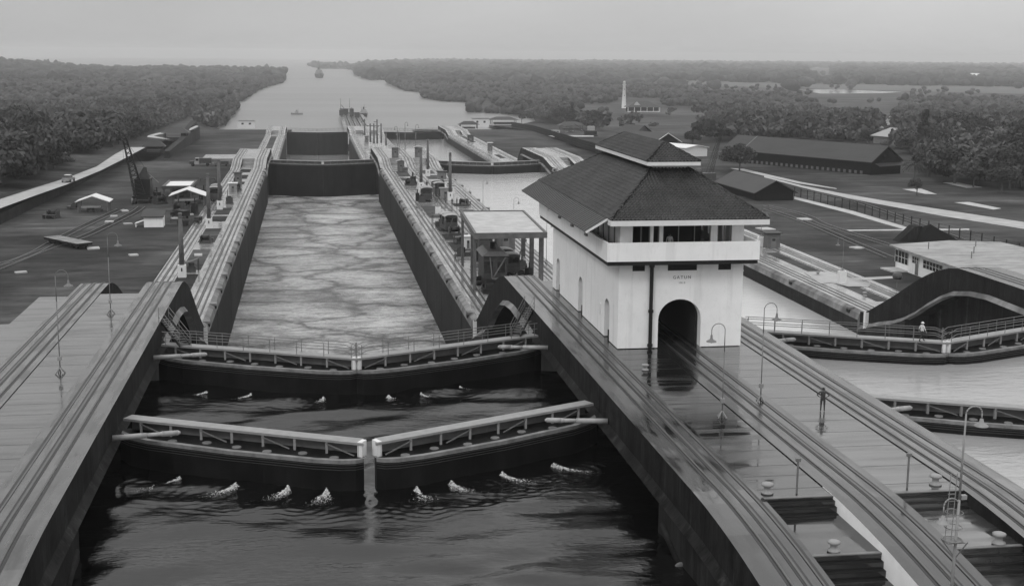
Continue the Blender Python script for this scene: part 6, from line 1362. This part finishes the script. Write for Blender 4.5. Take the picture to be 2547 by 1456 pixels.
def mass(pts,tv,tf,r0,r1,name,label,m,flat=.75,multi=1):
    V=[];F=[];n0=0; nv=len(tv)
    for x,y,z in pts:
        for j in range(multi):
            r=RNG.uniform(r0,r1)*(1 if multi==1 else .55); s=np.array([r*RNG.uniform(.8,1.2),r*RNG.uniform(.8,1.2),r*flat*RNG.uniform(.7,1.3)]); off=np.array([0,0,0.]) if multi==1 else RNG.normal(size=3)*r*np.array([.85,.85,.5])
            v=tv*(1+RNG.normal(size=(nv,1))*.13)*s+np.array([x,y,z+r*flat*(.9 if multi==1 else 1.5)])+off; V.append(v);F.append(tf+n0);n0+=nv
    o=bpy.data.objects.new(name,npmesh(name,np.concatenate(V),np.concatenate(F),m)); COL.objects.link(o); tag(o,label,'woodland',None,'stuff'); return o
small=[crown(4.6,6.5,9,20,.85) for _ in range(5)]; fine_=[crown(4.4,6.5,14,62,.40) for _ in range(5)]
def leafmass(pts,name,label,m,small=small):
    V=[];F=[];n0=0
    for x,y,z in pts:
        v,f,_=small[RNG.integers(5)]; a=RNG.random()*6.28; c,s=math.cos(a),math.sin(a); k=RNG.choice([.6,.8,1.,1.2,1.6])*RNG.uniform(.9,1.1); q=v*k*np.array([1,1,RNG.uniform(.8,1.25)]); V.append(np.stack([q[:,0]*c-q[:,1]*s+x,q[:,0]*s+q[:,1]*c+y,q[:,2]+z+1.],1)); F.append(f+n0); n0+=len(v)
    o=bpy.data.objects.new(name,npmesh(name,np.concatenate(V),np.concatenate(F),m)); COL.objects.link(o); tag(o,label,'woodland',None,'stuff')
leafmass(sample(270,640,600,-1),'woodland','undergrowth and lower trees at the edge of the left wood','leaf',fine_); leafmass(sample(300,640,420,1),'woodland','undergrowth and lower trees behind the dark warehouse','leafpale',fine_); leafmass(sample(600,1250,4800,-1),'woodland','dense dark wood rolling back from the left road towards the channel','leaf'); leafmass(sample(600,1250,4000,1),'woodland','dense wood of the right bank between the warehouse and the lighthouse','leaf')
mass(sample(1200,2300,4200,-1),*I1,5,8,'woodland','wooded low hills on the far left bank','leafdark',.8,3); mass(sample(1200,2300,4200,1),*I1,5,8,'woodland','wooded far part of the right bank beyond the lighthouse','leafdark',.8,3)
mass(sample(2200,4200,5200,1),*I2,9,15,'woodland','hazy belt of wood beyond the marsh','leafdark',.7); mass(sample(2200,3800,1800,-1),*I2,8,12,'woodland','hazy far end of the left bank wood','leafdark',.8)
mass(sample(4200,11000,5500,1),*I1,18,34,'woodland','pale distant wood on the horizon','leafdark',.45)
# bushes right along the two shores and on the far spits
pts=[]
for P_ in(SHW,SHE[2:]):
    for (xa,ya),(xb,yb) in zip(P_,P_[1:]):
        L_=math.hypot(xb-xa,yb-ya); n=int(L_/5)
        for i in range(n): t=i/n; k=1 if P_ is SHE[2:] else 1; sx=(-3 if P_ is SHW else 3); pts.append((xa+(xb-xa)*t+sx+random.gauss(0,1.5),ya+(yb-ya)*t+random.gauss(0,3),SEA+.4))
mass(pts,*I2,2.6,4.6,'shore_scrub','low mangrove scrub fringing both shores of the channel','leafdark',.9)
pts=[]
for q,n in (([(765,165),(895,169),(800,171)],60),([(866,172.5),(1000,171),(900,176)],110)):
    for i in range(n): a,b_=random.random(),random.random(); a,b_=(a,b_) if a+b_<1 else (1-a,1-b_); px=q[0][0]+a*(q[1][0]-q[0][0])+b_*(q[2][0]-q[0][0]); py=q[0][1]+a*(q[1][1]-q[0][1])+b_*(q[2][1]-q[0][1]); x,y=at(px,py,SEA); pts.append((x,y,SEA))
mass(pts,*I2,10,15,'woodland','low wooded spits behind the distant ship','leafdark',.8)
# ================================================================ haze
b=MB(); b.box(-15500,15500,-600,14500,-48,66); hz=b.obj('haze'); tag(hz,'thin even haze over the land and water','haze',None,'stuff')
hm=bpy.data.materials.new('haze_volume'); hm.use_nodes=True; n=hm.node_tree; n.nodes.clear(); pv=n.nodes.new('ShaderNodeVolumePrincipled'); oo=n.nodes.new('ShaderNodeOutputMaterial'); pv.inputs['Color'].default_value=(1,1,1,1); pv.inputs['Density'].default_value=.00015; pv.inputs['Anisotropy'].default_value=.6; n.links.new(pv.outputs[0],oo.inputs['Volume']); hz.data.materials.clear(); hz.data.materials.append(hm)
for g_,u in zip(PR,used):
    if not u:
        for c in list(g_.children): bpy.data.objects.remove(c)
        bpy.data.objects.remove(g_)
